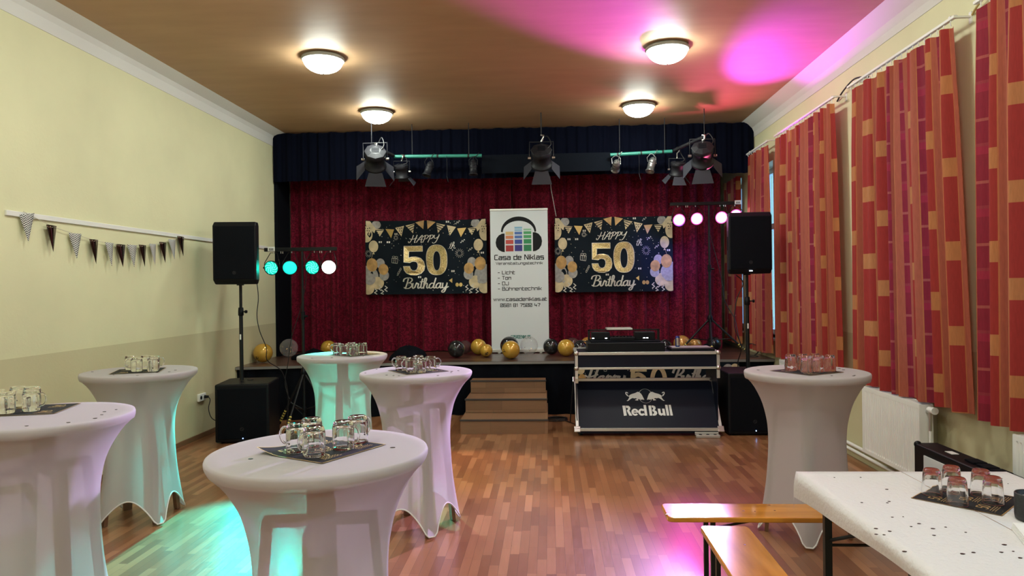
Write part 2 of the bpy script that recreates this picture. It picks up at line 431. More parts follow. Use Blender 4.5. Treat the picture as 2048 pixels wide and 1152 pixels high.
MT['silver'] = mat('silver print', (.60, .57, .52), .4, metal=.35)
MT['grey_print'] = mat('grey balloon print', (.36, .34, .33), .6, var=.2, vscale=25)
MT['glitter'] = glitter('gold glitter print', (.20, .12, .03), (.80, .62, .30))
MT['tapestry'] = mat('dark tapestry polyester', (.004, .009, .016), .7, spec=.15)
MT['banner_white'] = mat('white banner film', (.66, .70, .73), .55)
MT['ink'] = mat('black ink', (.008, .009, .011), .6, spec=.2)
MT['ink_teal'] = mat('teal ink', (.08, .25, .22), .5)
for k, c in dict(tan=(.60, .42, .17), orange=(.62, .20, .08), red1=(.50, .06, .045), red2=(.36, .025, .025), sky=(.20, .42, .60), blue1=(.07, .16, .45), blue2=(.03, .06, .32), blue3=(.03, .025, .22), mint=(.25, .50, .32), green1=(.06, .33, .12), green2=(.02, .26, .09), green3=(.015, .20, .08)).items():
    MT[k] = mat(k+' print', c, .5)
MT['gold_balloon'] = mat('pearl gold latex', (.60, .34, .045), .22, metal=.25, coat=.6)
MT['copper_balloon'] = mat('copper gold latex', (.55, .27, .07), .22, metal=.25, coat=.6)
MT['black_balloon'] = mat('black latex', (.012, .013, .015), .16, coat=.6)
MT['clear_balloon'] = film('clear latex', (.6, .57, .57), .10)
MT['smoke_balloon'] = film('smoky latex', (.12, .06, .06), .5)
MT['fleck'] = mat('gold foil fleck', (.75, .55, .22), .25, metal=.8)
MT['pipe_green'] = mat('green painted pipe', (.035, .26, .20), .4)
MT['dark_print'] = mat('dark foil', (.05, .03, .02), .15, metal=.9)
MT['zigzag'] = zigzag('black and white zigzag card')
MT['string'] = mat('string', (.6, .55, .42), .8)
MT['tape_yellow'] = mat('yellow tape', (.70, .58, .12), .5)
MT['tape_black'] = mat('black tape', (.01, .01, .01), .5)
MT['led_blue'] = mat('blue led', (0, 0, 0), .5, emit=(.25, .45, 1), es=14)
MT['led_white'] = mat('white led', (0, 0, 0), .5, emit=(.9, .95, 1), es=5)
MT['rose'] = mat('rose print', (.55, .42, .34), .6)
MT['sill'] = mat('sill', (.72, .72, .70), .5)
MT['diffuser'] = mat('lit opal diffuser', (.8, .8, .8), .4, emit=(.92, 1, .90), es=LAMP_STRENGTH)
MT['brass_line'] = mat('skirting wood', (.20, .11, .055), .5)
MT['dim_metal'] = mat('worn black lamp housing', (.012, .012, .016), .5, spec=.3)
MT['barn'] = mat('barn door sheet', (.045, .045, .058), .6, spec=.2)
MT['parmetal'] = mat('polished par can', (.30, .30, .30), .3, metal=.8)
MT['cable'] = mat('black cable', (.01, .01, .012), .5)
def led_mat(name, c, s): return mat(name, (.02, .02, .02), .4, emit=c, es=s)
MT['lens_teal'] = led_mat('teal led lens', (0, .62, .42), 1.2)
MT['lens_teal_hot'] = led_mat('teal led petals', (.10, .95, .68), 1.7)
MT['lens_warm'] = led_mat('warm white led lens', (1, .72, .62), 9)
MT['lens_pink'] = led_mat('pink led lens', (1, .30, .72), 28); MT['lens_pink_rim'] = led_mat('pink led rim', (1, .07, .36), 2.2)

# ================================================================== THE ROOM
XL, XR, ZC = -4.03, 2.93, 4.0
YB, YE = -3.2, 12.2
struct('floor', M().box(XL-.3, XR+.4, YB-.2, YE+.2, -.12, 0), MT['floor'])
struct('ceiling', M().box(XL-.3, XR+.4, YB-.2, YE+.2, ZC, ZC+.15), MT['ceiling'])
struct('wall_left', M().box(XL-.25, XL, YB-.2, YE+.2, 0, ZC), MT['wall'])
struct('wall_back', M().box(XL, XR, YE, YE+.2, 0, ZC), MT['back_wall'])
struct('wall_front', M().box(XL, XR, YB-.2, YB, 0, ZC), MT['wall'])
WIN = [(1.15, 2.4), (3.3, 4.55), (5.4, 6.6), (7.5, 8.75), (9.4, 10.45), (10.9, 11.75)]
WZ0, WZ1 = .98, 3.3
wm = M(); y = YB-.2
for a, b in WIN:
    wm.box(XR, XR+.32, y, a, 0, ZC); wm.box(XR, XR+.32, a, b, 0, WZ0); wm.box(XR, XR+.32, a, b, WZ1, ZC); y = b
wm.box(XR, XR+.32, y, YE+.2, 0, ZC)
struct('wall_right', wm, MT['wall'])
for i, (a, b) in enumerate(WIN):
    m = M(); x0, x1 = XR+.2, XR+.27
    for (p, q, r, s) in ((a, b, WZ0, WZ0+.07), (a, b, WZ1-.07, WZ1), (a, a+.07, WZ0, WZ1), (b-.07, b, WZ0, WZ1), ((a+b)/2-.05, (a+b)/2+.05, WZ0, WZ1), (a, b, 2.45, 2.53)):
        m.box(x0, x1, p, q, r, s)
    fo = struct('window_%d' % (i+1), m, MT['white_enamel'])
    build('pane', M().box(x0+.03, x0+.036, a+.06, b-.06, WZ0+.06, WZ1-.06), MT['window_glass'], fo)
    build('sill', M().box(XR-.03, XR+.2, a-.03, b+.03, WZ0-.03, WZ0), MT['sill'], fo)
# coves and trims
def prism(profile, y0, y1):
    m = M(); n = len(profile)
    m.add([(x, y0, z) for x, z in profile]+[(x, y1, z) for x, z in profile], [(i, i+n, (i+1) % n+n, (i+1) % n) for i in range(n)]+[list(range(n)), list(range(2*n-1, n-1, -1))])
    return m
struct('trim_1', prism([(XL, 3.80), (XL+.006, 3.80), (XL+.010, 3.90), (XL+.035, 3.945), (XL+.17, ZC), (XL, ZC)], YB, YE), MT['white_paint'])
struct('trim_2', prism([(XR, ZC), (XR-.16, ZC), (XR-.035, 3.90), (XR-.010, 3.84), (XR-.006, 3.77), (XR, 3.77)], YB, YE), MT['white_paint'])
struct('trim_3', M().box(XL, XL+.018, 5.06, 9.95, 2.275, 2.315), MT['white_enamel'], bevel=.003)
struct('baseboard_left', M().box(XL, XL+.016, YB, 9.0, 0, .055), MT['brass_line'], bevel=.003)
struct('baseboard_front', M().box(XL, XR, YB, YB+.016, 0, .055), MT['brass_line'])
struct('trim_4', M().box(XL, XL+.05, 10.25, 10.75, .71, 3.4), MT['black_cloth'])

# ------------------------------------------------------------------ stage
ZS = .71
edge = [(XL+.004, 8.88), (-3.2, 9.02), (-2.5, 9.19), (-1.37, 9.31), (.27, 9.35), (1.6, 9.44), (XR-.004, 9.40)]
stage = thing('stage', 'low stage with dark plank floor and black cloth front', 'stage', (-.55, 10.7, 0))
m = M(); n = len(edge)
vs = [(x, y, ZS) for x, y in edge]+[(XR-.004, YE-.005, ZS), (XL+.004, YE-.005, ZS)]
vl = [(x, y, ZS-.035) for x, y, z in vs]; k = len(vs)
m.add(vs+vl, [list(range(k)), list(range(2*k-1, k-1, -1))]+[(i, i+k, (i+1) % k+k, (i+1) % k) for i in range(k)])
build('deck', m, MT['stage_floor'], stage)
m = M()
for i in range(n-1):
    (x0, y0), (x1, y1) = edge[i], edge[i+1]; m.hexa([(x0, y0-.004, ZS-.036), (x1, y1-.004, ZS-.036), (x1, y1+.005, ZS-.036), (x0, y0+.005, ZS-.036)], [(x0, y0-.004, ZS-.004), (x1, y1-.004, ZS-.004), (x1, y1+.005, ZS-.004), (x0, y0+.005, ZS-.004)])
build('edge_strip', m, mat('grey stage edge strip', (.20, .19, .18), .5), stage)
# cloth hanging in soft folds from the edge
m = M(); pts = []
S = 0
for i in range(n-1):
    (x0, y0), (x1, y1) = edge[i], edge[i+1]; seg = max(2, int(math.hypot(x1-x0, y1-y0)/.025))
    for j in range(seg): t = j/seg; pts.append((x0+(x1-x0)*t, y0+(y1-y0)*t))
pts.append(edge[-1]); vs = []
for r in range(7):
    z = .002+(ZS-.04)*r/6
    for i, (x, y) in enumerate(pts):
        s = i*.025; vs.append((x, y+.045+(.012+.012*(1-r/6))*math.sin(s*26+1.3*math.sin(s*7)), z))
c = len(pts)
m.add(vs, [(r*c+i, r*c+i+1, (r+1)*c+i+1, (r+1)*c+i) for r in range(6) for i in range(c-1)], 0, True)
build('skirt', m, MT['black_cloth'], stage)

# steps
st = thing('stage_steps', 'three wooden steps leading up to the middle of the stage', 'steps', (-.54, 8.7, 0))
for i, (x0, x1, y0, z0, z1) in enumerate([(-1.045, -.035, 8.15, 0, .168), (-1.035, -.045, 8.60, .168, .336), (-1.02, -.06, 9.06, .336, .50)]):
    e = (8.60, 9.06, 9.30)[i]
    build('step', M().box(x0, x1, y0, 9.30, z0, z1-.004), MT['step_wood'], st)
    build('nosing', M().box(x0-.008, x1+.008, y0-.008, y0+.012, z1-.022, z1), mat('dark nosing', (.04, .03, .025), .4), st, bevel=.003)

# ------------------------------------------------------------------ draped cloths
def cloth_sheet(s0, s1, zf0, zf1, place, fold, cols, rows):
    """folded hanging cloth. place(s, off, z) -> 3D ; zf0/zf1: bottom and top heights as functions of s"""
    m = M(); vs = []; uv = []; arc = [0]
    prev = None
    for j in range(cols+1):
        s = s0+(s1-s0)*j/cols; o = fold(s, .5)
        if prev: arc.append(arc[-1]+math.hypot(s-prev[0], o-prev[1]))
        prev = (s, o)
    for r in range(rows+1):
        t = r/rows
        for j in range(cols+1):
            s = s0+(s1-s0)*j/cols; z = zf0(s)+(zf1(s)-zf0(s))*t
            vs.append(place(s, fold(s, t), z)); uv.append((arc[j], z))
    c = cols+1
    m.add(vs, [(r*c+j, r*c+j+1, (r+1)*c+j+1, (r+1)*c+j) for r in range(rows) for j in range(cols)], 0, True); m.uv = uv
    return m
def folder(amp, lam, seed, detail=.3):
    rn = random.Random(seed); a = [rn.uniform(0, 6.28) for _ in range(5)]
    def f(s, t):
        A = amp*(1.0-.25*t)
        ph = 2*PI*s/lam+1.1*math.sin(2*PI*s/(lam*3.7)+a[0])+.7*math.sin(2*PI*s/(lam*6.1)+a[1])+.25*(1-t)*math.sin(2*PI*s/(lam*2.3)+a[4])
        v = math.sin(ph); v = math.copysign(abs(v)**.75, v)
        return A*(v*(1-detail)+detail*math.sin(2*PI*s/(lam*.47)+a[2]+1.5*math.sin(s*3+a[3])))
    return f
YC = 10.86; CURTS = []
fs_ = folder(.075, .21, 3)
for (s0, s1, lab, sd) in ((-4.0, -.56, 'maroon damask stage curtain, left half behind the first birthday tapestry', 3), (-.545, 2.60, 'maroon damask stage curtain, right half behind the second birthday tapestry', 5)):
    fo = folder(.072, .25, sd)
    m = cloth_sheet(s0, s1, lambda s: ZS+.012, lambda s: 3.42, lambda s, o, z: (s, YC+o, z), fo, int((s1-s0)*110), 10)
    CURTS.append(tag(build('stage_curtain', m, MT['velvet']), lab, 'curtain', 'maroon stage curtains'))
fo = folder(.022, .17, 9)
m = cloth_sheet(XL+.015, XR-.012, lambda s: 3.275+.012*math.sin(s*1.7)-.0*s, lambda s: 3.985-.012*abs(math.sin(s*9)), lambda s, o, z: (s, 10.2+o, z), fo, 700, 6)
tag(build('valance', m, MT['navy_cloth']), 'long dark navy velvet valance across the top of the stage', 'valance')
o_ = tag(build('hanging_border', M().box(-.93, .88, 9.99, 10.01, 3.30, 3.56), mat('grey border cloth', (.005, .007, .012), .9, spec=.1, bump=.3, bscale=40), bevel=.004), 'dark grey flat cloth border hanging between the two green pipes', 'cloth')

# right-hand window curtains:  (y far, y near at top, y near at bottom, z bottom, label)
CX = 2.79
cur = [(10.05, 9.17, 9.14, .80, 'orange and red block curtain beside the valance, farthest along the window wall'),
       (8.83, 7.08, 6.98, .80, 'orange and red block curtain, second from the stage on the window wall'),
       (6.69, 5.03, 4.86, .80, 'orange and red block curtain hanging over the ribbed radiator with the valve'),
       (4.73, 2.95, 2.9, .80, 'orange block curtain nearest the camera at the right edge')]
for i, (ya, yb, yc, zb, lab) in enumerate(cur):
    fo = folder(.06, .20, 20+i, .22); W_ = ya-yb
    cv = thing('window_curtain', lab, 'curtain', (CX, (ya+yb)/2, zb), 0, 'block print window curtains')
    def place(s, o, z, ya=ya, yb=yb, yc=yc, zb=zb):
        t = (3.47-z)/(3.47-zb); k = (s-ya)/(yb-ya); yn = yb+(yc-yb)*t
        return (CX+o*(.55+.45*min(1, t*4)), ya+(yn-ya)*k, z)
    m = cloth_sheet(ya, yb, lambda s, zb=zb: zb+.006*math.sin(s*5), lambda s: 3.455+.008*math.sin(s*37), place, fo, int(W_*120), 14); m.uv = [(u_+(0, .1, 0, .30)[i], v_) for u_, v_ in m.uv]
    build('drape', m, MT['curtain'], cv)
    s = ya-.03
    while s > yb:
        build('hook', M().tube([(CX, s, 3.455), (CX-.006, s, 3.475), (CX, s, 3.489)], .004, 6), MT['white_plastic'], cv); s -= .085
    rl = thing('curtain_rail', ['pale curtain rail carrying the farthest block curtain by the stage', 'pale curtain rail carrying the second block curtain from the stage', 'pale curtain rail above the curtain over the ribbed radiator', 'pale curtain rail above the nearest block curtain'][i], 'rail', (CX, (ya+yb)/2, 3.49))
    build('track', M().box(CX-.014, CX+.014, yb-.04, ya+.04, 3.492, 3.512), MT['white_enamel'], rl, bevel=.003)
    for yy in (ya-.1, yb+.02): build('bracket', M().box(CX-.01, XR, yy-.012, yy+.012, 3.510, 3.522).box(XR-.01, XR, yy-.015, yy+.015, 3.47, 3.55), MT['white_enamel'], rl)
fo = folder(.05, .15, 44, .25)
m = cloth_sheet(11.55, 10.72, lambda s: .80, lambda s: 3.30, lambda s, o, z: (2.84+o, s, z), fo, 90, 10)
tag(build('window_curtain', m, MT['curtain']), 'narrow orange block curtain behind the stage, seen past the maroon drape end', 'curtain')
# loose cable above the rails
tag(build('wall_cable', M().tube(smooth_pts([(XR-.012, 5.02, 3.52), (XR-.04, 4.85, 3.56), (XR-.03, 4.4, 3.66), (XR-.012, 3.6, 3.72), (XR-.012, 3.0, 3.72)]), .008, 6), mat('ochre cable sleeve', (.42, .30, .10), .5)), 'ochre cable arching above the rail between the two nearest curtains', 'cable')
tag(build('wall_cable', M().tube(smooth_pts([(XR-.012, 7.3, 3.52), (XR-.05, 7.05, 3.56), (XR-.05, 6.8, 3.60), (XR-.012, 6.6, 3.56)]), .008, 6), MT['cable']), 'short dark cable between the rails of the second and third curtains', 'cable')

# ------------------------------------------------------------------ ceiling lamps
def lamp(x, y, lab):
    t = thing('ceiling_lamp', lab, 'ceiling lamp', (x, y, ZC), 0, 'round ceiling lamps')
    T = Matrix.Translation((x, y, ZC))
    build('rim', M().lathe([(0, -.001), (.17, -.001), (.205, -.010), (.213, -.028), (.205, -.042), (.192, -.046), (.190, -.030), (.001, -.028)], 48, T), mat('grey lamp rim', (.30, .31, .28), .4), t)
    prof = [(.190*math.cos(a), -.040-.120*math.sin(a)) for a in [PI/2*i/12 for i in range(13)]]
    build('diffuser', M().lathe(prof, 48, T), MT['diffuser'], t)
    build('finial', M().lathe([(0, -0.158), (.008, -0.160), (.010, -0.167), (.005, -0.175), (0, -0.177)], 16, T), MT['steel'], t)
lamp(-2.21, 6.93, 'lit opal ceiling lamp nearer the camera on the left'); lamp(-2.21, 9.12, 'lit opal ceiling lamp on the left close to the stage')
lamp(1.17, 6.93, 'lit opal ceiling lamp nearer the camera on the right'); lamp(1.17, 9.12, 'lit opal ceiling lamp on the right close to the stage')
for yy, q in ((4.74, 'first row above the bar tables'), (2.55, 'second row above the camera'), (.36, 'third row behind the camera'), (-1.83, 'last row at the rear wall')):
    lamp(-2.21, yy, 'lit opal ceiling lamp on the left, '+q); lamp(1.17, yy, 'lit opal ceiling lamp on the right, '+q)

# ------------------------------------------------------------------ radiators and pipes
def radiator(y0, y1, lab, valve=True):
    x0, x1, z0, z1 = 2.725, 2.825, .215, .785
    t = thing('radiator', lab, 'radiator', ((x0+x1)/2, (y0+y1)/2, z0), 0, 'ribbed panel radiators')
    # ribbed front panel
    m = M(); ys = []; xs = []; y = y0+.02
    ribs = int((y1-y0-.04)/.0333); ys.append(y0); xs.append(x0)
    for i in range(ribs):
        for a, b in ((0, 0), (.006, .010), (.016, .010), (.022, 0)):
            ys.append(y+a); xs.append(x0+b)
        y += .0333
    ys.append(y1); xs.append(x0); zz = [z0, z0+.03, z0+.045, z1-.045, z1-.03, z1]; vs = []
    for r, z in enumerate(zz):
        for a, b in zip(ys, xs): vs.append((b if r in (2, 3) else x0, a, z))
    c = len(ys)
    m.add(vs, [(r*c+j, (r+1)*c+j, (r+1)*c+j+1, r*c+j+1) for r in range(5) for j in range(c-1)])
    m.box(x0, x0+.012, y0, y0+.001, z0, z1); m.box(x0, x0+.012, y1-.001, y1, z0, z1)
    build('front_panel', m, MT['white_enamel'], t)
    build('rear_panel', M().box(x1-.012, x1, y0, y1, z0, z1), MT['white_enamel'], t)
    build('side_cover', M().box(x0+.002, x1, y0-.003, y0, z0, z1), MT['white_enamel'], t)
    build('side_cover', M().box(x0+.002, x1, y1, y1+.003, z0, z1), MT['white_enamel'], t)
    m = M().box(x0+.002, x0+.014, y0, y1, z1-.002, z1+.004).box(x1-.014, x1, y0, y1, z1-.002, z1+.004)
    y = y0+.03
    while y < y1-.02: m.box(x0+.012, x1-.012, y, y+.016, z1-.004, z1+.001); y += .03
    build('grille', m, MT['white_enamel'], t)
    for yy in (y0+.15, y1-.15): build('wall_bracket', M().box(x1, XR-.003, yy-.02, yy+.02, .3, .7), MT['steel'], t)
    if valve:
        build('valve_body', M().cyl((x0+.055, y0-.003, .735), (x0+.055, y0-.05, .735), .011).cyl((x0+.055, y0-.05, .755), (x0+.055, y0-.05, .60), .011), MT['steel'], t)
        build('thermostat_head', M().cyl((x0+.055, y0-.035, .755), (x0+.055, y0-.115, .755), .021, .026, 20), MT['white_plastic'], t, bevel=.003)
        build('feed_pipe', M().cyl((x0+.055, y0-.05, .62), (x0+.055, y0-.05, .13), .010), MT['white_enamel'], t)
radiator(5.40, 6.36, 'white ribbed radiator with thermostat valve beneath the third curtain')
radiator(3.2, 4.34, 'white ribbed radiator cut by the right edge of the picture', False)
radiator(7.62, 8.60, 'white ribbed radiator behind the far right bar table', False)
for i, (xx, zz, lab) in enumerate(((XR-.035, .135, 'upper white heating pipe along the foot of the window wall'), (XR-.035, .085, 'lower white heating pipe along the foot of the window wall'))):
    p_ = thing('heating_pipe', lab, 'pipe', (xx, 6, zz), 0, 'heating pipes')
    build('tube', M().cyl((xx, 2.0, zz), (xx, 8.7, zz), .016, n=12), MT['white_enamel'], p_)
    for yy in (2.5, 4.5, 6.8, 8.4): build('clip', M().box(xx, XR, yy-.01, yy+.01, zz-.006, zz+.006), MT['white_enamel'], p_)

# wall socket with plug and lead
so = thing('wall_socket', 'white double wall socket with a black plug beside the left subwoofer', 'socket', (XL, 7.98, .44))
build('plate', M().box(XL, XL+.03, 7.89, 8.05, .425, .510), MT['white_plastic'], so, bevel=.006)
build('outlet', M().cyl((XL+.0302, 7.93, .467), (XL+.031, 7.93, .467), .022, n=24), MT['grille'], so)
pg = build('plug', M().cyl((XL+.031, 8.01, .467), (XL+.075, 8.01, .467), .020, .014, 16), MT['black_plastic'], origin=(XL+.05, 8.01, .467))
tag(pg, 'black mains plug in the wall socket with lead to the subwoofer', 'plug')
build('lead', M().tube(smooth_pts([(XL+.072, 8.01, .465), (XL+.10, 8.0, .43), (XL+.09, 7.98, .33), (XL+.13, 7.98, .22), (XL+.22, 8.02, .17), (-3.73, 8.05, .16)]), .005, 6), MT['cable'], pg)

# bunting
fl = [(5.25, 2.30), (5.52, 2.235), (5.80, 2.19), (6.05, 2.155), (6.27, 2.14), (6.44, 2.135), (6.62, 2.14), (6.80, 2.15), (6.98, 2.17), (7.17, 2.20), (7.35, 2.24), (7.53, 2.285)]
bt = thing('bunting', 'pennant bunting of zigzag and dark foil flags hung from the wall rail', 'bunting', (XL, 6.35, 2.1))
line = smooth_pts([(XL+.024, 5.22, 2.32)]+[(XL+.024, a, b) for a, b in fl[1:]]+[(XL+.024, 7.58, 2.29)], 3)
build('string', M().tube(line, .0022, 5), MT['string'], bt)
for i, (yy, zz) in enumerate(fl):
    r = random.Random(i); hw, h = .068, .215; m = M(); rows = 8; tw = r.uniform(-.35, .5)
    tilt = (-.12, -.10, -.06, -.03, 0, 0, 0, 0, .02, .03, .05, .08)[i]
    vs = []
    for k_ in range(rows+1):
        t = k_/rows; ww = hw*(1-t)
        for s in (-1, 0, 1):
            off = .006+.022*t*(1-.0*abs(s))+.010*(1-abs(s))*(1-t)+s*tw*ww*.4
            vs.append((XL+.020+max(0, off), yy+.068*0+s*ww+tilt*t*h*.6, zz+.004-h*t+(.18*s*ww if i == 0 else 0)))
    m.add(vs, [(a*3+b, a*3+b+1, a*3+b+4, a*3+b+3) for a in range(rows) for b in range(2)], 0, True)
    f_ = build('flag', m, MT['zigzag'] if i % 2 == 0 else MT['dark_print'], bt)
    f_['label'] = 'black and white zigzag flag' if i % 2 == 0 else 'shiny dark foil flag'
    f_.modifiers.new('thick', 'SOLIDIFY').thickness = .001

# ================================================================== BAR TABLES
def interp(tab, z):
    for i in range(len(tab)-1):
        if tab[i][0] <= z <= tab[i+1][0]:
            t = (z-tab[i][0])/(tab[i+1][0]-tab[i][0]); t2 = t
            return tab[i][1]*(1-t2)+tab[i+1][1]*t2
    return tab[-1][1] if z > tab[-1][0] else tab[0][1]
RCK = smooth_pts([(0, .350), (.15, .320), (.30, .295), (.45, .275), (.60, .262), (.72, .262), (.82, .275), (.90, .295), (.97, .325), (1.02, .355), (1.055, .386)], 4)
WK = [(0, 1), (.35, 1), (.75, .55), (.95, .15), (1.055, 0), (2, 0)]
def cover_mesh(seed):
    rn = random.Random(seed); nphi = 96; m = M(); vs = []
    ph = [2*PI*i/nphi for i in range(nphi)]
    def dev(p): return abs((p+PI/4) % (PI/2)-PI/4)           # angle from the nearest foot
    q1, q2 = rn.uniform(0, 6), rn.uniform(0, 6)
    def zb(p):
        d = dev(p); c = .11
        return .012 if d < c else .012+.165*(1-((PI/4-d)/(PI/4-c))**2)**.75
    def R(p, z):
        rc = interp(RCK, z); d = dev(p); w = interp(WK, z); c = .11
        line = rc*math.cos(PI/4)/math.cos(PI/4-max(d, c)); line = line*(1-.035*math.sin(PI*min(1, (d-c)/(PI/4-c)) if d > c else 0)*0)
        return rc*(1-w)+line*w
    rows = 26
    for r in range(rows+1):
        t = r/rows; t = t**.9
        for p in ph:
            z = zb(p)+(1.055-zb(p))*t; rr = R(p, z); vs.append((rr*math.cos(p), rr*math.sin(p), z))
    # rolled rim and the top
    for (r, z, wv) in ((.3935, 1.066, .006), (.3975, 1.078, .003), (.3985, 1.091, .001), (.3955, 1.0985, 0), (.388, 1.1008, 0), (.34, 1.1005, 0), (.20, 1.1008, 0), (.05, 1.101, 0)):
        for p in ph:
            vs.append((r*math.cos(p), r*math.sin(p), z-wv*(1+math.sin(3*p+q1)+.6*math.sin(7*p+q2))))
    n = nphi; k = rows+1+8
    m.add(vs, [(r*n+i, r*n+(i+1) % n, (r+1)*n+(i+1) % n, (r+1)*n+i) for r in range(k-1) for i in range(n)]+[[(k-1)*n+i for i in range(n)]], 0, True)
    return m
def hem_mesh():
    m = M(); pts = []
    for i in range(96):
        p = 2*PI*i/96; d = abs((p+PI/4) % (PI/2)-PI/4); c = .11
        z = .012 if d < c else .012+.165*(1-((PI/4-d)/(PI/4-c))**2)**.75
        rc = interp(RCK, z); r = rc*math.cos(PI/4)/math.cos(PI/4-max(d, c)); pts.append((r*math.cos(p), r*math.sin(p), z+.004))
    return m.tube(pts, .005, 6, closed=True)
MT['hem'] = mat('white hem', (.76, .75, .74), .8)
def bar_table(x, y, th, lab, seed):
    t = thing('bar_table', lab, 'bar table', (x, y, 0), th, 'round bar tables in white stretch covers')
    build('cover', cover_mesh(seed), MT['cover'], t, local=True)
    build('hem', hem_mesh(), MT['hem'], t, local=True)
    build('tabletop', M().lathe([(0, 1.062), (.380, 1.062), (.388, 1.070), (.388, 1.088), (.378, 1.096), (0, 1.097)], 48), MT['wood_dark'], t, local=True)
    for k in range(4):
        a = k*PI/2; Rm = Matrix.Rotation(a, 4, 'Z'); w_ = .030
        bot = [Rm @ Vector(p) for p in ((.250, -w_, .004), (.275, -w_, .004), (.275, w_, .004), (.250, w_, .004))]
        top = [Rm @ Vector(p) for p in ((.175, -w_, .86), (.205, -w_, .86), (.205, w_, .86), (.175, w_, .86))]
        build('leg', M().hexa(bot, top), MT['wood_dark'], t, local=True)
    build('frame', M().box(-.20, .20, -.03, .03, .83, .86).box(-.03, .03, -.20, .20, .83, .86).cyl((0, 0, .85), (0, 0, 1.062), .05), MT['wood_dark'], t, local=True)
    return t
TAB = {'A': (-3.078, 5.172, -.648), 'B': (-1.867, 6.302, -1.45), 'C': (-.955, 5.016, -1.087), 'D': (-.857, 2.586, -1.40), 'E': (-2.47, 3.33, -.62), 'F': (1.723, 4.88, -1.878)}
bar_table(*TAB['A'], 'white covered bar table beside the left wall below the bunting', 1)
bar_table(*TAB['B'], 'white covered bar table glowing teal, farthest back before the stage', 2)
bar_table(*TAB['C'], 'white covered bar table just left of the stage steps, tinged pink', 3)
bar_table(*TAB['D'], 'large foreground bar table in white stretch cover, its feet out of frame', 4)
bar_table(*TAB['E'], 'white covered bar table cut off by the left edge of the picture', 5)
bar_table(*TAB['F'], 'white covered bar table standing alone on the right by the radiator', 6)

# glasses
def mug_mesh():
    H = .104
    def fl(t, z): return 1+(.022*abs(math.cos(5*t)) if .012 < z < H-.014 else 0)
    m = M()
    m.lathe([(0, H), (.030, H), (.0345, H-.003), (.0365, H-.010), (.0385, H-.020), (.0395, .03), (.0395, .012), (.0400, .002), (.0388, 0), (.0372, .002), (.0368, .012)], 60, flute=fl)
    m.lathe([(.0368, .012), (.0362, .03), (.0352, H-.022), (.0310, H-.016), (0, H-.015)], 60)
    m.f = [f[::-1] for f in m.f]
    return m
def handle_mesh():
    return M().tube(smooth_pts([(.0385, 0, .084), (.056, 0, .087), (.070, 0, .072), (.071, 0, .050), (.060, 0, .031), (.0390, 0, .025)], 5), [.0042]*26, 10)
def tumbler_mesh():
    H = .112
    def fl(t, z): return 1+(.028*abs(math.cos(4.5*t)) if .03 < z < H-.010 else 0)
    m = M()
    m.lathe([(0, H), (.027, H), (.031, H-.004), (.0335, H-.014), (.0365, .06), (.0395, .028), (.0400, .004), (.0392, 0), (.0378, .002)], 54, flute=fl)
    m.lathe([(.0378, .002), (.0370, .03), (.0335, .06), (.0300, H-.022), (.026, H-.017), (0, H-.016)], 54)
    m.f = [f[::-1] for f in m.f]
    return m
proto_mug = None; proto_tum = None
def mug(x, y, z, a, lab, grp):
    global proto_mug
    if proto_mug is None:
        proto_mug = thing('glass_mug', lab, 'glass', (x, y, z), a, grp)
        b = build('body', mug_mesh(), MT['glass'], proto_mug, local=True); build('handle', handle_mesh(), MT['glass'], proto_mug, local=True)
        return proto_mug
    return dup(proto_mug, (x, y, z), a, lab, grp)
def tumbler(x, y, z, a, lab, grp):
    global proto_tum
    if proto_tum is None:
        proto_tum = build('glass_tumbler', tumbler_mesh(), MT['glass'], local=True); proto_tum.location = (x, y, z); proto_tum.rotation_euler = (0, 0, a)
        return tag(proto_tum, lab, 'glass', grp)
    return dup(proto_tum, (x, y, z), a, lab, grp)
# paper mats
STAR = [(math.cos(PI/2+k*PI/5)*(1 if k % 2 == 0 else .42), math.sin(PI/2+k*PI/5)*(1 if k % 2 == 0 else .42)) for k in range(10)]
def ell(cx, cy, rx, ry, n=18): return [(cx+rx*math.cos(2*PI*i/n), cy+ry*math.sin(2*PI*i/n)) for i in range(n)]
FIVE = smooth_pts([(.5, 1.2), (1.6, .25), (3.2, .1), (5, 1), (5.6, 3), (4.8, 5.2), (3, 5.9), (1, 5.3)], 4)
FIVE_TOP = [(1, 5.3), (1.3, 10), (5.4, 10)]
def draw_50(m, fn, x, y, h, w, mi, layer=2, slant=.12):
    k = h/10
    def T(p, ox): return (x+(p[0]+ox)*k+slant*p[1]*k, y+p[1]*k)
    m.stroke(fn, [T(p, 0) for p in FIVE], w, mi, layer); m.stroke(fn, [T(p, 0) for p in FIVE_TOP], w, mi, layer)
    m.stroke(fn, [T(p, 0) for p in ell(9.6, 5, 2.6, 4.9, 24)], w, mi, layer, True)
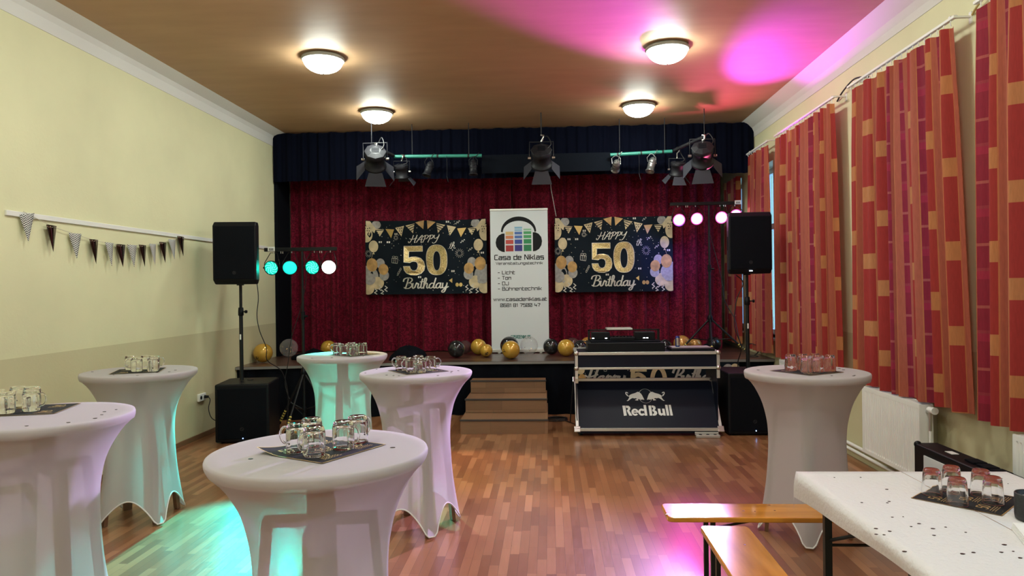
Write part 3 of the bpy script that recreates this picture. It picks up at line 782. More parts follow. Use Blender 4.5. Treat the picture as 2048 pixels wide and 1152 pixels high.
def paper_mat(x, y, z, a, lab, curl=None, seed=0):
    m = M(); S = .165; n = 12
    def h(u, v):
        d = 0
        if curl:
            q = (u*curl[0]+v*curl[1])/S; d = max(0, q-.9)**1.6*.05
        return d+.0014
    R = Matrix.Translation((x, y, z)) @ Matrix.Rotation(a, 4, 'Z')
    def fn(u, v, l): return R @ Vector((u, v, h(u, v)+l*.0006))
    vs = [fn(-S+2*S*i/n, -S+2*S*j/n, 0) for j in range(n+1) for i in range(n+1)]; c = n+1
    m.add(vs, [(j*c+i, j*c+i+1, (j+1)*c+i+1, (j+1)*c+i) for j in range(n) for i in range(n)], 0, True)
    S2 = S-.002
    for k in range(4):
        q = [(-S2, -S2), (S2, -S2), (S2, S2), (-S2, S2)]; p0, p1 = q[k], q[(k+1) % 4]
        m.stroke(fn, [(p0[0]+(p1[0]-p0[0])*t/12, p0[1]+(p1[1]-p0[1])*t/12) for t in range(13)], .004, 1, 1)
    for (cx, cy) in ((-.09, .085), (.085, .09), (0, -.005), (-.085, -.09), (.09, -.085)):
        draw_50(m, fn, cx-.028, cy-.012, .042, .0055, 1, 1)
        for r_ in range(3):
            u = cx-.035
            while u < cx+.04:
                L = rng.uniform(.004, .012); m.stroke(fn, [(u, cy-.024-r_*.009), (u+L, cy-.022-r_*.009)], .003, 1, 1); u += L+.004
    for _ in range(40): m.disc(fn, rng.uniform(-.155, .155), rng.uniform(-.155, .155), rng.uniform(.0008, .002), 1, 1, 6)
    return tag(build('paper_mat', m, [MT['napkin_black'], MT['gold']]), lab, 'paper mat', 'black and gold birthday paper mats')
rng = random.Random(11)
ZT = 1.102
paper_mat(-3.075, 5.15, ZT, .35, 'black gold-lettered paper mat on the bar table by the left wall')
paper_mat(-1.76, 6.33, ZT, .9, 'black gold-lettered paper mat on the teal-lit rear bar table')
paper_mat(-.945, 5.04, ZT, .62, 'black gold-lettered paper mat on the pink-tinged bar table left of the steps')
paper_mat(-.850, 2.60, ZT, 1.09, 'black gold-lettered paper mat with lifted corner on the large foreground bar table', curl=(-.7, .8))
paper_mat(-2.63, 3.47, ZT, .25, 'black gold-lettered paper mat on the bar table at the left picture edge')
paper_mat(1.72, 4.86, ZT, .55, 'black gold-lettered paper mat on the right-hand bar table')
ZB = .772
paper_mat(1.765, 3.11, ZB, .78, 'black gold-lettered paper mat on the white beer table')
Q = ('%s upturned mug of five on %s')
sets = {'A': ('the bar table by the left wall', [(-3.185, 5.23, 2.6, 'leftmost'), (-3.06, 5.10, 3.6, 'nearest'), (-3.075, 5.25, 1.2, 'rear middle'), (-2.985, 5.20, .6, 'second from right'), (-2.935, 5.10, 5.2, 'rightmost')]),
        'B': ('the teal-lit rear bar table', [(-1.915, 6.30, 2.8, 'leftmost'), (-1.83, 6.22, 3.9, 'nearest left'), (-1.80, 6.36, 1.4, 'rear middle'), (-1.745, 6.23, -.9, 'nearest right'), (-1.69, 6.33, -1.2, 'rightmost')]),
        'C': ('the pink-tinged bar table', [(-1.07, 5.05, 2.9, 'leftmost, handle to the left'), (-.975, 4.95, 3.6, 'nearest left'), (-.955, 5.10, 2.0, 'rear middle'), (-.905, 4.93, .4, 'nearest right'), (-.855, 5.04, .1, 'rightmost')]),
        'D': ('the large foreground bar table', [(-.930, 2.555, 2.9, 'left, handle to the left'), (-.845, 2.49, 4.2, 'nearest'), (-.910, 2.655, 2.0, 'rear left'), (-.770, 2.595, -.4, 'right'), (-.745, 2.70, 1.1, 'rear right')]),
        'E': ('the bar table at the left picture edge', [(-2.80, 3.45, 2.9, 'leftmost'), (-2.69, 3.37, 4.2, 'nearest'), (-2.70, 3.56, 1.6, 'rear'), (-2.605, 3.43, .1, 'rightmost'), (-2.79, 3.58, 2.4, 'rear left')])}
for k, (tn, gs) in sets.items():
    for (x, y, a, q) in gs: mug(x, y, ZT+.0022, a, (Q % (q.replace('second from right', 'right middle'), tn)).capitalize(), 'upturned mugs on '+tn)
for (x, y, q) in ((1.63, 4.90, 'leftmost'), (1.70, 4.80, 'front left'), (1.715, 4.92, 'rear middle'), (1.785, 4.82, 'front middle'), (1.80, 4.93, 'rear right'), (1.865, 4.84, 'rightmost')):
    tumbler(x, y, ZT+.0022, x*9, q.capitalize()+' of the six upturned tumblers on the right-hand bar table', 'upturned tumblers on the right-hand bar table')
for (x, y, q) in ((1.645, 3.16, 'leftmost'), (1.675, 3.02, 'front left'), (1.755, 3.21, 'rear middle'), (1.845, 3.15, 'rear right'), (1.825, 3.035, 'front right')):
    tumbler(x, y, ZB+.0022, x*7, q.capitalize()+' of the five upturned tumblers on the beer table', 'upturned tumblers on the beer table')
MT['confetti'] = mat('dark foil confetti', (.05, .03, .03), .35, metal=.4)
def flake(x, y, z, r, lab, grp):
    m = M(); a = rng.uniform(0, 3); pts = [(r*math.cos(t*PI/5+a)*(1 if t % 2 else .7), .6*r*math.sin(t*PI/5+a)) for t in range(10)]
    vs = [(x+p, y+q, z+.0018) for p, q in pts]+[(x+p, y+q, z) for p, q in pts]
    m.add(vs, [list(range(10)), list(range(19, 9, -1))]+[(i, i+10, (i+1) % 10+10, (i+1) % 10) for i in range(10)])
    tag(build('confetti_flake', m, MT['confetti']), lab, 'confetti', grp)
for k, n_, tn in (('A', 6, 'bar table by the left wall'), ('B', 3, 'teal-lit rear bar table'), ('C', 9, 'pink-tinged bar table'), ('E', 6, 'bar table at the left picture edge'), ('F', 6, 'right-hand bar table')):
    x, y, _ = TAB[k]
    for i in range(n_):
        while True:
            a = rng.uniform(0, 2*PI); r = rng.uniform(.24, .36)
            if math.sin(a) < .5: break
        if k == 'E': a = rng.uniform(-1.2, .6)
        flake(x+r*math.cos(a), y+r*math.sin(a), ZT-.001, rng.uniform(.006, .011), 'tiny dark confetti flake on the '+tn, 'confetti on the '+tn)
flake(-.592, 2.625, ZT-.001, .010, 'single dark confetti flake at the right of the foreground bar table', 'confetti on the foreground bar table')
flake(-1.06, 2.45, ZT-.001, .009, 'dark confetti flake at the left of the foreground bar table', 'confetti on the foreground bar table')

# ================================================================== BEER TABLES AND BENCHES
def beer_table(x0, lab):
    y0, y1, z = 1.35, 3.545, .77
    t = thing('beer_table', lab, 'table', (x0+.245, (y0+y1)/2, 0), 0, 'folding beer tables')
    build('tabletop', M().box(x0+.004, x0+.486, y0+.004, y1-.004, z-.032, z-.004), MT['bench'], t, bevel=.004)
    for yy in (y1-.24, y0+.24):
        for xx in (x0+.055, x0+.435): build('leg', M().box(xx-.016, xx+.016, yy-.014, yy+.014, 0, z-.033), MT['bench_metal'], t)
        for zz in (.50, .12): build('cross_rod', M().cyl((x0+.06, yy, zz), (x0+.43, yy, zz), .007), MT['bench_metal'], t)
        s = -1 if yy > 2 else 1
        for xa, xb in ((.06, .24), (.43, .26)): build('brace', M().cyl((x0+xa, yy, .52), (x0+xb, yy+s*.42, z-.035), .008), MT['bench_metal'], t)
    return t
beer_table(1.20, 'folding beer table nearer the benches under a white paper cloth'); beer_table(1.71, 'folding beer table nearer the window wall under a white paper cloth')
def paper_cover(x0, x1, lab, left=True):
    m = M(); y0, y1, z = 1.35, 3.55, .772; nx, ny = 12, 40
    def drop(y): return .035+.085*max(0, (y-2.0)/1.55)**1.5
    vs = []; us = []
    offs = ([-3, -2, -1] if left else [])+list(range(nx+1))
    for j in range(ny+4):
        for i in offs:
            y = y0+(y1-y0)*min(j, ny)/ny; x = x0+(x1-x0)*max(i, 0)/nx; zz = z-.0005*abs(math.sin(j*.7+i))
            if i < 0: d = (-i)/3; zz = z-.006-drop(y)*d; x = x0-.008-.004*math.sin(y*9)*d
            if j > ny: e = (j-ny)/3; y = y1+.007; zz = min(zz, z)-.004-.07*e*(.85+.15*math.sin(x*11))
            vs.append((x, y, zz))
    c = len(offs)
    m.add(vs, [(j*c+i, j*c+i+1, (j+1)*c+i+1, (j+1)*c+i) for j in range(ny+3) for i in range(c-1)], 0, True)
    return tag(build('paper_tablecloth', m, MT['paper_cloth']), lab, 'tablecloth', 'white paper tablecloths')
paper_cover(1.20, 1.7005, 'embossed white paper cloth on the beer table nearer the benches'); paper_cover(1.7035, 2.20, 'embossed white paper cloth on the beer table nearer the window wall', False)
for i in range(34):
    x = rng.uniform(1.28, 2.12); y = rng.uniform(2.35, 3.45)
    if abs(x-1.765) < .26 and abs(y-3.11) < .26: y -= .62
    if abs(x-1.8) < .2 and abs(y-2.6) < .2: x -= .42
    flake(x, y, ZB, rng.uniform(.003, .009), 'tiny dark confetti flake scattered on the beer table cloth', 'confetti on the beer table')
def bench(cx, cy, rot, lab):
    t = thing('beer_bench', lab, 'bench', (cx, cy, 0), rot, 'folding beer benches')
    L, W_, z = (1.1 if rot else .985), .12, .48
    R = .03; pts = []
    for sx, sy, a0 in ((1, 1, 0), (-1, 1, PI/2), (-1, -1, PI), (1, -1, 1.5*PI)):
        for k in range(5): a = a0+PI/2*k/4; pts.append((sx*(L-R)+R*math.cos(a), sy*(W_-R)+R*math.sin(a)))
    n = len(pts); m = M()
    m.add([(x, y, z) for x, y in pts]+[(x, y, z-.028) for x, y in pts], [list(range(n)), list(range(2*n-1, n-1, -1))]+[(i, i+n, (i+1) % n+n, (i+1) % n) for i in range(n)])
    fn = lambda u, v, l: (u, v, z+.0003)
    for _ in range(14): m.disc(fn, rng.uniform(-1, 1), rng.uniform(-.1, .1), rng.uniform(.005, .012), 1, 1, 10, ry=.006)
    build('seat', m, [MT['bench'], MT['knot']], t, local=True, bevel=.006, seg=3)
    for s in (-1, 1):
        for q in (-1, 1): build('leg', M().box(s*(L-.24)-.012, s*(L-.24)+.012, q*.085-.010, q*.085+.010, 0, z-.03), MT['bench_metal'], t, local=True)
        for zz in (.08, .38): build('cross_rod', M().cyl((s*(L-.24), -.085, zz), (s*(L-.24), .085, zz), .006), MT['bench_metal'], t, local=True)
        build('brace', M().cyl((s*(L-.24), 0, .38), (s*(L-.60), 0, z-.03), .007), MT['bench_metal'], t, local=True)
bench(1.590, 3.865, 0, 'varnished wooden beer bench lying crosswise beneath the beer table end')
bench(.863, 2.52, PI/2, 'varnished wooden beer bench lengthwise left of the beer table, pink light at its end')
# candle and napkins
cd = thing('candle_holder', 'black spattered round candle holder at the right edge of the beer table', 'candle holder', (1.848, 2.83, ZB+.001))
build('cup', M().lathe([(0, 0), (.050, 0), (.056, .005), (.058, .02), (.058, .100), (.055, .104), (.050, .101), (.049, .03), (0, .028)], 40, flute=lambda t, z: 1+.006*math.sin(9*t)), mat('black spattered clay', (.014, .016, .018), .5, var=.5, vscale=120), cd, local=True)
build('candle', M().lathe([(0, .029), (.046, .029), (.046, .085), (.003, .083), (.002, .094), (0, .094)], 24), MT['hem'], cd, local=True)
m = M(); Rn = Matrix.Translation((1.825, 2.575, ZB)) @ Matrix.Rotation(-.35, 4, 'Z')
for k in range(5): m.box(-.165+.001*k, .165-.002*(k % 2), -.1+.001*k, .1, .0012+.0052*k, .0012+.0052*(k+1)-.0006, 0, Rn)
fnp = lambda u, v, l: Rn @ Vector((u, v, .0275))
for cx, cy in ((-.09, .02), (.0, -.03), (.08, .05), (-.03, .07)):
    for r_ in (.03, .02, .011): m.poly(fnp, [(cx+math.cos(t*PI/6)*r_*(1+.18*math.sin(t*2.5)), cy+math.sin(t*PI/6)*r_*(1+.18*math.sin(t*2.5))) for t in range(12)], 1 if r_ != .02 else 0, 1)
tag(build('napkin_stack', m, [MT['hem'], MT['rose']], bevel=0), 'stack of white napkins with rose print at the right edge of the beer table', 'napkins')

# ================================================================== black case by the radiator
cs = thing('standing_case', 'black upright box with a white headphone poster standing beside the ribbed radiator', 'case', (2.55, 4.42, 0))
build('shell', M().box(2.47, 2.63, 4.02, 4.97, 0, .60), MT['black_plastic'], cs, bevel=.014, seg=3)
m = M().box(2.463, 2.469, 4.10, 4.83, .05, .545)
fnc = lambda u, v, l: (2.463-.0007*l, 4.45-u, .30+v)
ARC_O = [(math.cos(t), math.sin(t)) for t in [PI*i/20 for i in range(21)]]
m.poly(fnc, [(-.10+.11*x, .04+.13*y_) for x, y_ in ARC_O]+[(-.10+.085*x, .04+.10*y_) for x, y_ in reversed(ARC_O)], 1, 1)
m.poly(fnc, [(-.22, .03), (-.17, .05), (-.17, -.09), (-.21, -.09), (-.235, -.03)], 1, 1); m.poly(fnc, [(.02, .03), (-.03, .05), (-.03, -.09), (.01, -.09), (.035, -.03)], 1, 1)
build('poster', m, [MT['banner_white'], MT['ink']], cs)
build('corner_cap', M().sphere((2.49, 4.955, .59), .024), MT['black_plastic'], cs)
build('label', M().box(2.53, 2.575, 4.62, 4.70, .6005, .603), MT['white_plastic'], cs)
for yy in (4.42, 4.30, 4.18): build('handle', M().box(2.52, 2.60, yy-.05, yy+.05, .6005, .612), MT['grille'], cs, bevel=.004)

# ================================================================== SOUND GEAR
def speaker(x, y, z, lab, led=False):
    """loudspeaker top, front towards the room"""
    t = thing('loudspeaker', lab, 'loudspeaker', (x, y+.18, z), 0, 'loudspeakers on poles')
    def sect(zz, w, d0, d1, wr): return [(x-w, y+d0, zz), (x+w, y+d0, zz), (x+w, y+.12, zz), (x+wr, y+d1, zz), (x-wr, y+d1, zz), (x-w, y+.12, zz)]
    m = M(); rings = [sect(z, .225, .035, .34, .15), sect(z+.05, .24, .006, .36, .16), sect(z+.66, .24, .006, .36, .16), sect(z+.705, .232, .035, .34, .15)]
    vs = [v for r in rings for v in r]
    m.add(vs, [(r*6+i, r*6+(i+1) % 6, (r+1)*6+(i+1) % 6, (r+1)*6+i) for r in range(3) for i in range(6)]+[[5, 4, 3, 2, 1, 0], [18+i for i in range(6)]])
    build('cabinet', m, MT['black_plastic'], t, bevel=.012, seg=3)
    build('grille', M().box(x-.222, x+.222, y-.004, y+.008, z+.055, z+.655), MT['grille'], t, bevel=.006)
    fn = lambda u, v, l: (x+u, y-.004-.0008*l, z+.13+v)
    m = M(); m.stroke(fn, ell(0, 0, .017, .017, 16), .003, 0, 1, True); m.stroke(fn, [(-.009, .008), (.009, -.008)], .003, 0, 1); m.stroke(fn, [(-.009, -.008), (.009, .008)], .003, 0, 1)
    build('badge', m, mat('dark grey badge', (.035, .035, .04), .4), t)
    build('pole_cup', M().cyl((x, y+.20, z-.012), (x, y+.20, z+.004), .04), MT['black_plastic'], t)
    for s in (-1, 1): build('side_handle', M().box(x+s*.238-.004, x+s*.238+.004, y+.05, y+.11, z+.27, z+.43), MT['grille'], t, bevel=.003)
    t.rotation_euler.z = .10 if x < 0 else -.05
    if led: build('power_light', M().box(x-.018, x+.018, y-.002, y+.004, z+.028, z+.036), MT['led_white'], t)
def subwoofer(x, y, w, d, h, lab):
    t = thing('subwoofer', lab, 'subwoofer', (x, y+d/2, 0), 0, 'subwoofers on the floor')
    m = M(); c = .05; pts = [(x-w/2, y+.004), (x+w/2, y+.004), (x+w/2, y+d-c), (x+w/2-c, y+d), (x-w/2+c, y+d), (x-w/2, y+d-c)]
    m.add([(a, b, .015) for a, b in pts]+[(a, b, h) for a, b in pts], [list(range(6))[::-1], list(range(6, 12))]+[(i, (i+1) % 6, (i+1) % 6+6, i+6) for i in range(6)])
    build('cabinet', m, MT['black_plastic'], t, bevel=.016, seg=3)
    build('grille', M().box(x-w/2+.03, x+w/2-.03, y-.008, y+.008, .05, h-.045), MT['grille'], t, bevel=.008)
    fn = lambda u, v, l: (x+u, y-.008-.0008*l, .16+v)
    m = M(); m.stroke(fn, ell(0, 0, .018, .018, 16), .003, 0, 1, True); m.stroke(fn, [(-.01, .008), (.01, -.008)], .003, 0, 1)
    build('badge', m, mat('dark grey badge', (.035, .035, .04), .4), t)
    build('power_light', M().cyl((x+.01, y-.009, .058), (x+.01, y-.012, .058), .005), MT['led_blue'], t)
    build('pole_socket', M().cyl((x, y+.38, h), (x, y+.38, h+.006), .035), MT['black_metal'], t)
    for a in (-1, 1):
        for b in (.06, d-.06): build('foot', M().cyl((x+a*(w/2-.07), y+b, 0), (x+a*(w/2-.07), y+b, .016), .02), MT['grille'], t)
    return t
def pole(x, y, z0, z1, lab):
    t = thing('speaker_pole', lab, 'pole', (x, y, z0), 0, 'speaker poles')
    zm = z0+(z1-z0)*.74
    build('lower_tube', M().cyl((x, y, z0), (x, y, zm), .0215), MT['black_metal'], t)
    build('upper_tube', M().cyl((x, y, zm), (x, y, z1), .0165), MT['black_metal'], t)
    build('collar', M().lathe([(.0165, zm+.03), (.028, zm+.025), (.031, zm-.02), (.031, zm-.06), (.0215, zm-.07)], 24, Matrix.Translation((x, y, 0))), MT['black_plastic'], t)
    build('clamp_knob', M().cyl((x+.02, y-.01, zm-.02), (x+.062, y-.018, zm-.02), .007).cyl((x+.058, y-.018, zm-.02), (x+.078, y-.02, zm-.02), .018, n=10), MT['black_plastic'], t)
    build('label', M().box(x-.008, x+.008, y-.0228, y-.0205, zm-.34, zm-.28), MT['white_plastic'], t)
subwoofer(-3.455, 7.66, .58, .60, .655, 'black subwoofer on the floor against the left wall').rotation_euler.z = .16
subwoofer(2.27, 8.02, .58, .64, .70, 'black subwoofer on the floor behind the right-hand bar table')
pole(-3.548, 7.99, .662, 1.75, 'black pole carrying the left loudspeaker'); pole(2.305, 8.40, .707, 1.797, 'black pole carrying the right loudspeaker')
speaker(-3.548, 7.79, 1.762, 'black loudspeaker on a pole before the left wall')
speaker(2.305, 8.20, 1.809, 'black loudspeaker on a pole before the right-hand curtains, small white light below', True)
tag(build('speaker_cable', M().tube(smooth_pts([(-3.40, 8.10, 1.77), (-3.37, 8.06, 1.60), (-3.385, 8.05, 1.40), (-3.36, 8.06, 1.22), (-3.30, 8.10, 1.02), (-3.33, 8.2, .86), (-3.24, 8.42, .70), (-3.20, 8.50, .4), (-3.22, 8.5, .02)], 6), .0055, 6), MT['cable']), 'thin black cable hanging beside the left speaker pole', 'cable')
tag(build('speaker_cable', M().tube(smooth_pts([(2.21, 8.52, 1.80), (2.28, 8.47, 1.70), (2.20, 8.47, 1.5), (2.17, 8.46, 1.2), (2.25, 8.47, .95), (2.24, 8.6, .74), (2.3, 8.69, .5), (2.3, 8.75, .02)], 6), .0055, 6), MT['cable']), 'thin black cable hanging beside the right speaker pole', 'cable')

# ------------------------------------------------------------------ light bars on tripods
def light_stand(x, y, z0, zbar, x0, x1, hub, feet, boxx, lab, braces=True):
    t = thing('light_stand', lab, 'light stand', (x, y, z0), 0, 'T-bar light stands')
    build('pole', M().cyl((x, y, z0+.10), (x, y, hub+.75), .0175).cyl((x, y, hub+.7), (x, y, zbar-.02), .0145), MT['black_metal'], t)
    build('collar', M().cyl((x, y, hub+.66), (x, y, hub+.76), .026), MT['black_plastic'], t)
    build('clamp_knob', M().cyl((x+.02, y-.01, hub+.70), (x+.06, y-.02, hub+.70), .014, n=10), MT['black_plastic'], t)
    build('hub', M().lathe([(.0175, hub+.05), (.032, hub+.03), (.038, hub), (.030, hub-.05), (.0175, hub-.06)], 20, Matrix.Translation((x, y, 0))), MT['black_plastic'], t)
    build('lower_hub', M().cyl((x, y, z0+.16), (x, y, z0+.22), .028), MT['black_plastic'], t)
    for fx, fy in feet:
        p0 = Vector((x, y, hub)); p1 = Vector((fx, fy, z0+.014)); d = p1-p0
        a = p0+d*.04
        lg = build('leg', M().cyl(a, p1, .0125), MT['black_metal'], t)
        for k in range(5):
            q0 = p0+d*(.74+.045*k); q1 = p0+d*(.74+.045*(k+.5)); build('tape_band', M().cyl(q0, q1, .0150), MT['tape_yellow'], lg)
        build('rubber_foot', M().cyl(p1-d*.03, p1, .018, .016), MT['grille'], lg)
        build('brace', M().cyl(Vector((x, y, z0+.19)), p0+d*.58, .007), MT['black_metal'], t)
    build('crossbar', M().box(x0, x1, y-.02, y+.02, zbar-.018, zbar+.028), MT['black_metal'], t, bevel=.004)
    bx = build('control_box', M().box(boxx-.045, boxx+.045, y-.026, y-.020, zbar-.015, zbar+.040), MT['white_plastic'], t, bevel=.004)
    fn = lambda u, v, l: (boxx+u, y-.026-.0008*l, zbar+.012+v)
    m = M()
    for q in (-.02, 0, .02): m.disc(fn, q, 0, .008, 0, 1, 12)
    m.poly(fn, [(-.03, -.018), (.03, -.018), (.03, -.013), (-.03, -.013)], 0, 1)
    build('marking', m, MT['ink'], bx)
    for q in (.24, .78):
        for e in (-.012, .012): build('thumb_screw', M().cyl((x0+(x1-x0)*q+e, y, zbar-.018), (x0+(x1-x0)*q+e, y, zbar-.045), .005), MT['steel'], t)
def par(x, y, zl, ybar, zbar, lens, lab, kind, yaw=0, r=.098):
    """flat led par can, face towards the room"""
    T = Matrix.Translation((x, y, zl)) @ Matrix.Rotation(yaw, 4, 'Z') @ Matrix.Rotation(math.radians(90+14), 4, 'X')
    t = thing('par_light', lab, 'spotlight', (x, y, zl), 0, 'led par lights')
    build('housing', M().lathe([(0, -.10), (r*.55, -.10), (r*.72, -.07), (r*.98, -.02), (r*1.04, 0), (r*1.06, .022), (r*1.0, .030), (r*.97, .022), (r*.96, .010)], 40, T), MT['black_plastic'], t)
    le = build('lens', M().lathe([(0, .016), (r*.6, .015), (r*.97, .012), (r*.97, .004), (0, .004)], 40, T), lens, t)
    if kind == 'pink':
        build('glow_rim', M().lathe([(r*.80, .0165), (r*.97, .014), (r*.97, .010)], 40, T), MT['lens_pink_rim'], le)
    if kind == 'teal':
        for k in range(3):
            fn = lambda u, v, l: T @ Vector((u, v, .0165+.001*l))
            m = M()
            n_ = 9 if k else 5; rr0, rr1 = ((.12, .38), (.42, .90), (.42, .90))[k]
            if k == 2: continue
            for i in range(n_):
                a = 2*PI*i/n_; pts = smooth_pts([(r*(rr0+(rr1-rr0)*q)*math.cos(a+.75*q), r*(rr0+(rr1-rr0)*q)*math.sin(a+.75*q)) for q in (0, .33, .66, 1)], 4)
                m.stroke(fn, pts, r*.13, 0, 1)
            build('led_petals', m, MT['lens_teal_hot'], le)
    yo = build('yoke', M().tube([(x-r*1.1, y, zl), (x-r*1.1, y+.01, zl+.06), (x-r*.5, ybar, zbar-.035), (x+r*.5, ybar, zbar-.035), (x+r*1.1, y+.01, zl+.06), (x+r*1.1, y, zl)], .005, 6), MT['black_metal'], t)
    for s in (-1, 1): build('tilt_knob', M().cyl((x+s*r*1.08, y, zl), (x+s*r*1.24, y, zl), .010, n=10), MT['black_plastic'], yo)
    build('hanging_bolt', M().cyl((x, ybar, zbar-.04), (x, ybar, zbar-.018), .006), MT['steel'], t)
light_stand(-3.071, 8.70, 0, 2.19, -3.55, -2.635, .66, [(-3.10, 8.14), (-2.62, 8.56), (-3.40, 8.72)], -3.455, 'black T-bar light stand with teal lamps on the floor left of the stage')
for i, (xx, k, q) in enumerate(((-3.433, 'teal', 'teal led lamp nearest the left loudspeaker, swirling petals'), (-3.204, 'plain', 'evenly glowing teal led lamp, second on the left light bar'), (-2.918, 'teal', 'teal led lamp just right of the left stand pole, swirling petals'), (-2.715, 'warm', 'white glowing led lamp at the right end of the left light bar'))):
    par(xx, 8.63, 1.968, 8.70, 2.19, {'teal': MT['lens_teal'], 'plain': led_mat('bright teal led lens', (.01, .85, .60), 1.3), 'warm': MT['lens_warm']}[k], q, k, (0, .3, 0, .3)[i], .086)
light_stand(2.276, 10.20, ZS, 2.835, 1.733, 2.715, 1.21, [(1.80, 10.12), (2.16, 9.56), (2.76, 10.02)], 2.68, 'black T-bar light stand with pink lamps standing on the stage at the right')
for i, (xx, q) in enumerate(((1.843, 'brightest pink led lamp at the left end of the right light bar'), (2.09, 'pink led lamp second from the left on the right light bar'), (2.433, 'pink led lamp just right of the right stand pole'), (2.640, 'pink led lamp half hidden above the right loudspeaker'))):
    par(xx, 10.13, 2.61+(.05 if i == 3 else .012*i), 10.20, 2.835, MT['lens_pink'], q, 'pink', (.0, .05, .0, -.2)[i], .088)
tag(build('light_cable', M().tube(smooth_pts([(-3.06, 8.725, 2.15), (-3.03, 8.73, 1.9), (-3.10, 8.74, 1.5), (-3.24, 8.76, 1.1), (-3.30, 8.77, .75), (-3.34, 8.78, .5), (-3.22, 8.72, .25), (-3.0, 8.80, .01)], 6), .005, 6), MT['cable']), 'thin black cable sagging beside the left light stand', 'cable')
tag(build('light_cable', M().tube(smooth_pts([(2.30, 10.24, 2.4), (2.45, 10.25, 1.8), (2.5, 10.25, 1.45), (2.62, 10.2, 1.2), (2.66, 10.1, .9), (2.70, 9.9, .74), (2.78, 9.62, .722), (2.6, 9.52, .722)], 6), .005, 6), MT['cable']), 'thin black cable sagging beside the right light stand', 'cable')
tag(build('cable_coil', M().tube([(2.72+.085*math.cos(t*.5), 9.72+.03*math.sin(t*.9), .80+.085*math.sin(t*.5)) for t in range(30)], .005, 6), MT['cable']), 'small loose loop of black cable at the right stage corner', 'cable')
m = M()
for k in range(3): m.tube([(.06+(.15-.012*k)*math.cos(t*.35)+.01*k, 8.98+(.10-.01*k)*math.sin(t*.35), .008+.011*k) for t in range(18)], .006, 6, closed=True)
m.tube(smooth_pts([(.18, 8.93, .008), (.28, 8.7, .008), (.36, 8.5, .008), (.45, 8.6, .008)]), .006, 6)
tag(build('cable_coil', m, MT['cable']), 'coil of black cable on the floor between steps and booth', 'cable')

# ------------------------------------------------------------------ lamps hanging above the stage
PIPES = []
def pipe(pts, lab, rods, m_='pipe_green'):
    t = thing('lighting_pipe', lab, 'pipe', pts[0], 0, 'lighting pipes above the stage')
    build('tube', M().tube(pts, .024, 12), MT[m_], t)
    for p in rods: build('hanger_rod', M().cyl(p, (p[0], p[1], ZC), .006), MT['dim_metal'], t)
    PIPES.append(t)
    for k in (.12, .5, .85):
        a = Vector(pts[0]).lerp(Vector(pts[-1]), k); d = (Vector(pts[-1])-Vector(pts[0])).normalized(); build('tape_band', M().cyl(a-d*.012, a+d*.012, .0255), MT['tape_black'], t)
pipe([(-2.16, 9.9, 3.55), (-.92, 9.9, 3.535)], 'green pipe above the stage at the left carrying small lamps', [(-1.9, 9.9, 3.55), (-1.1, 9.9, 3.54)])
pipe([(.87, 9.9, 3.505), (1.72, 9.9, 3.535)], 'green pipe above the stage at the right carrying small lamps', [(1.0, 9.9, 3.51), (1.62, 9.9, 3.53)])
pipe([(-2.16, 9.86, 3.555), (-2.36, 9.42, 3.62)], 'short dark pipe holding the left large spotlight', [(-2.36, 9.43, 3.62)], 'dim_metal')
pipe([(1.74, 9.86, 3.54), (2.06, 9.42, 3.63)], 'short dark pipe holding the right large spotlight', [(2.06, 9.43, 3.63)], 'dim_metal')
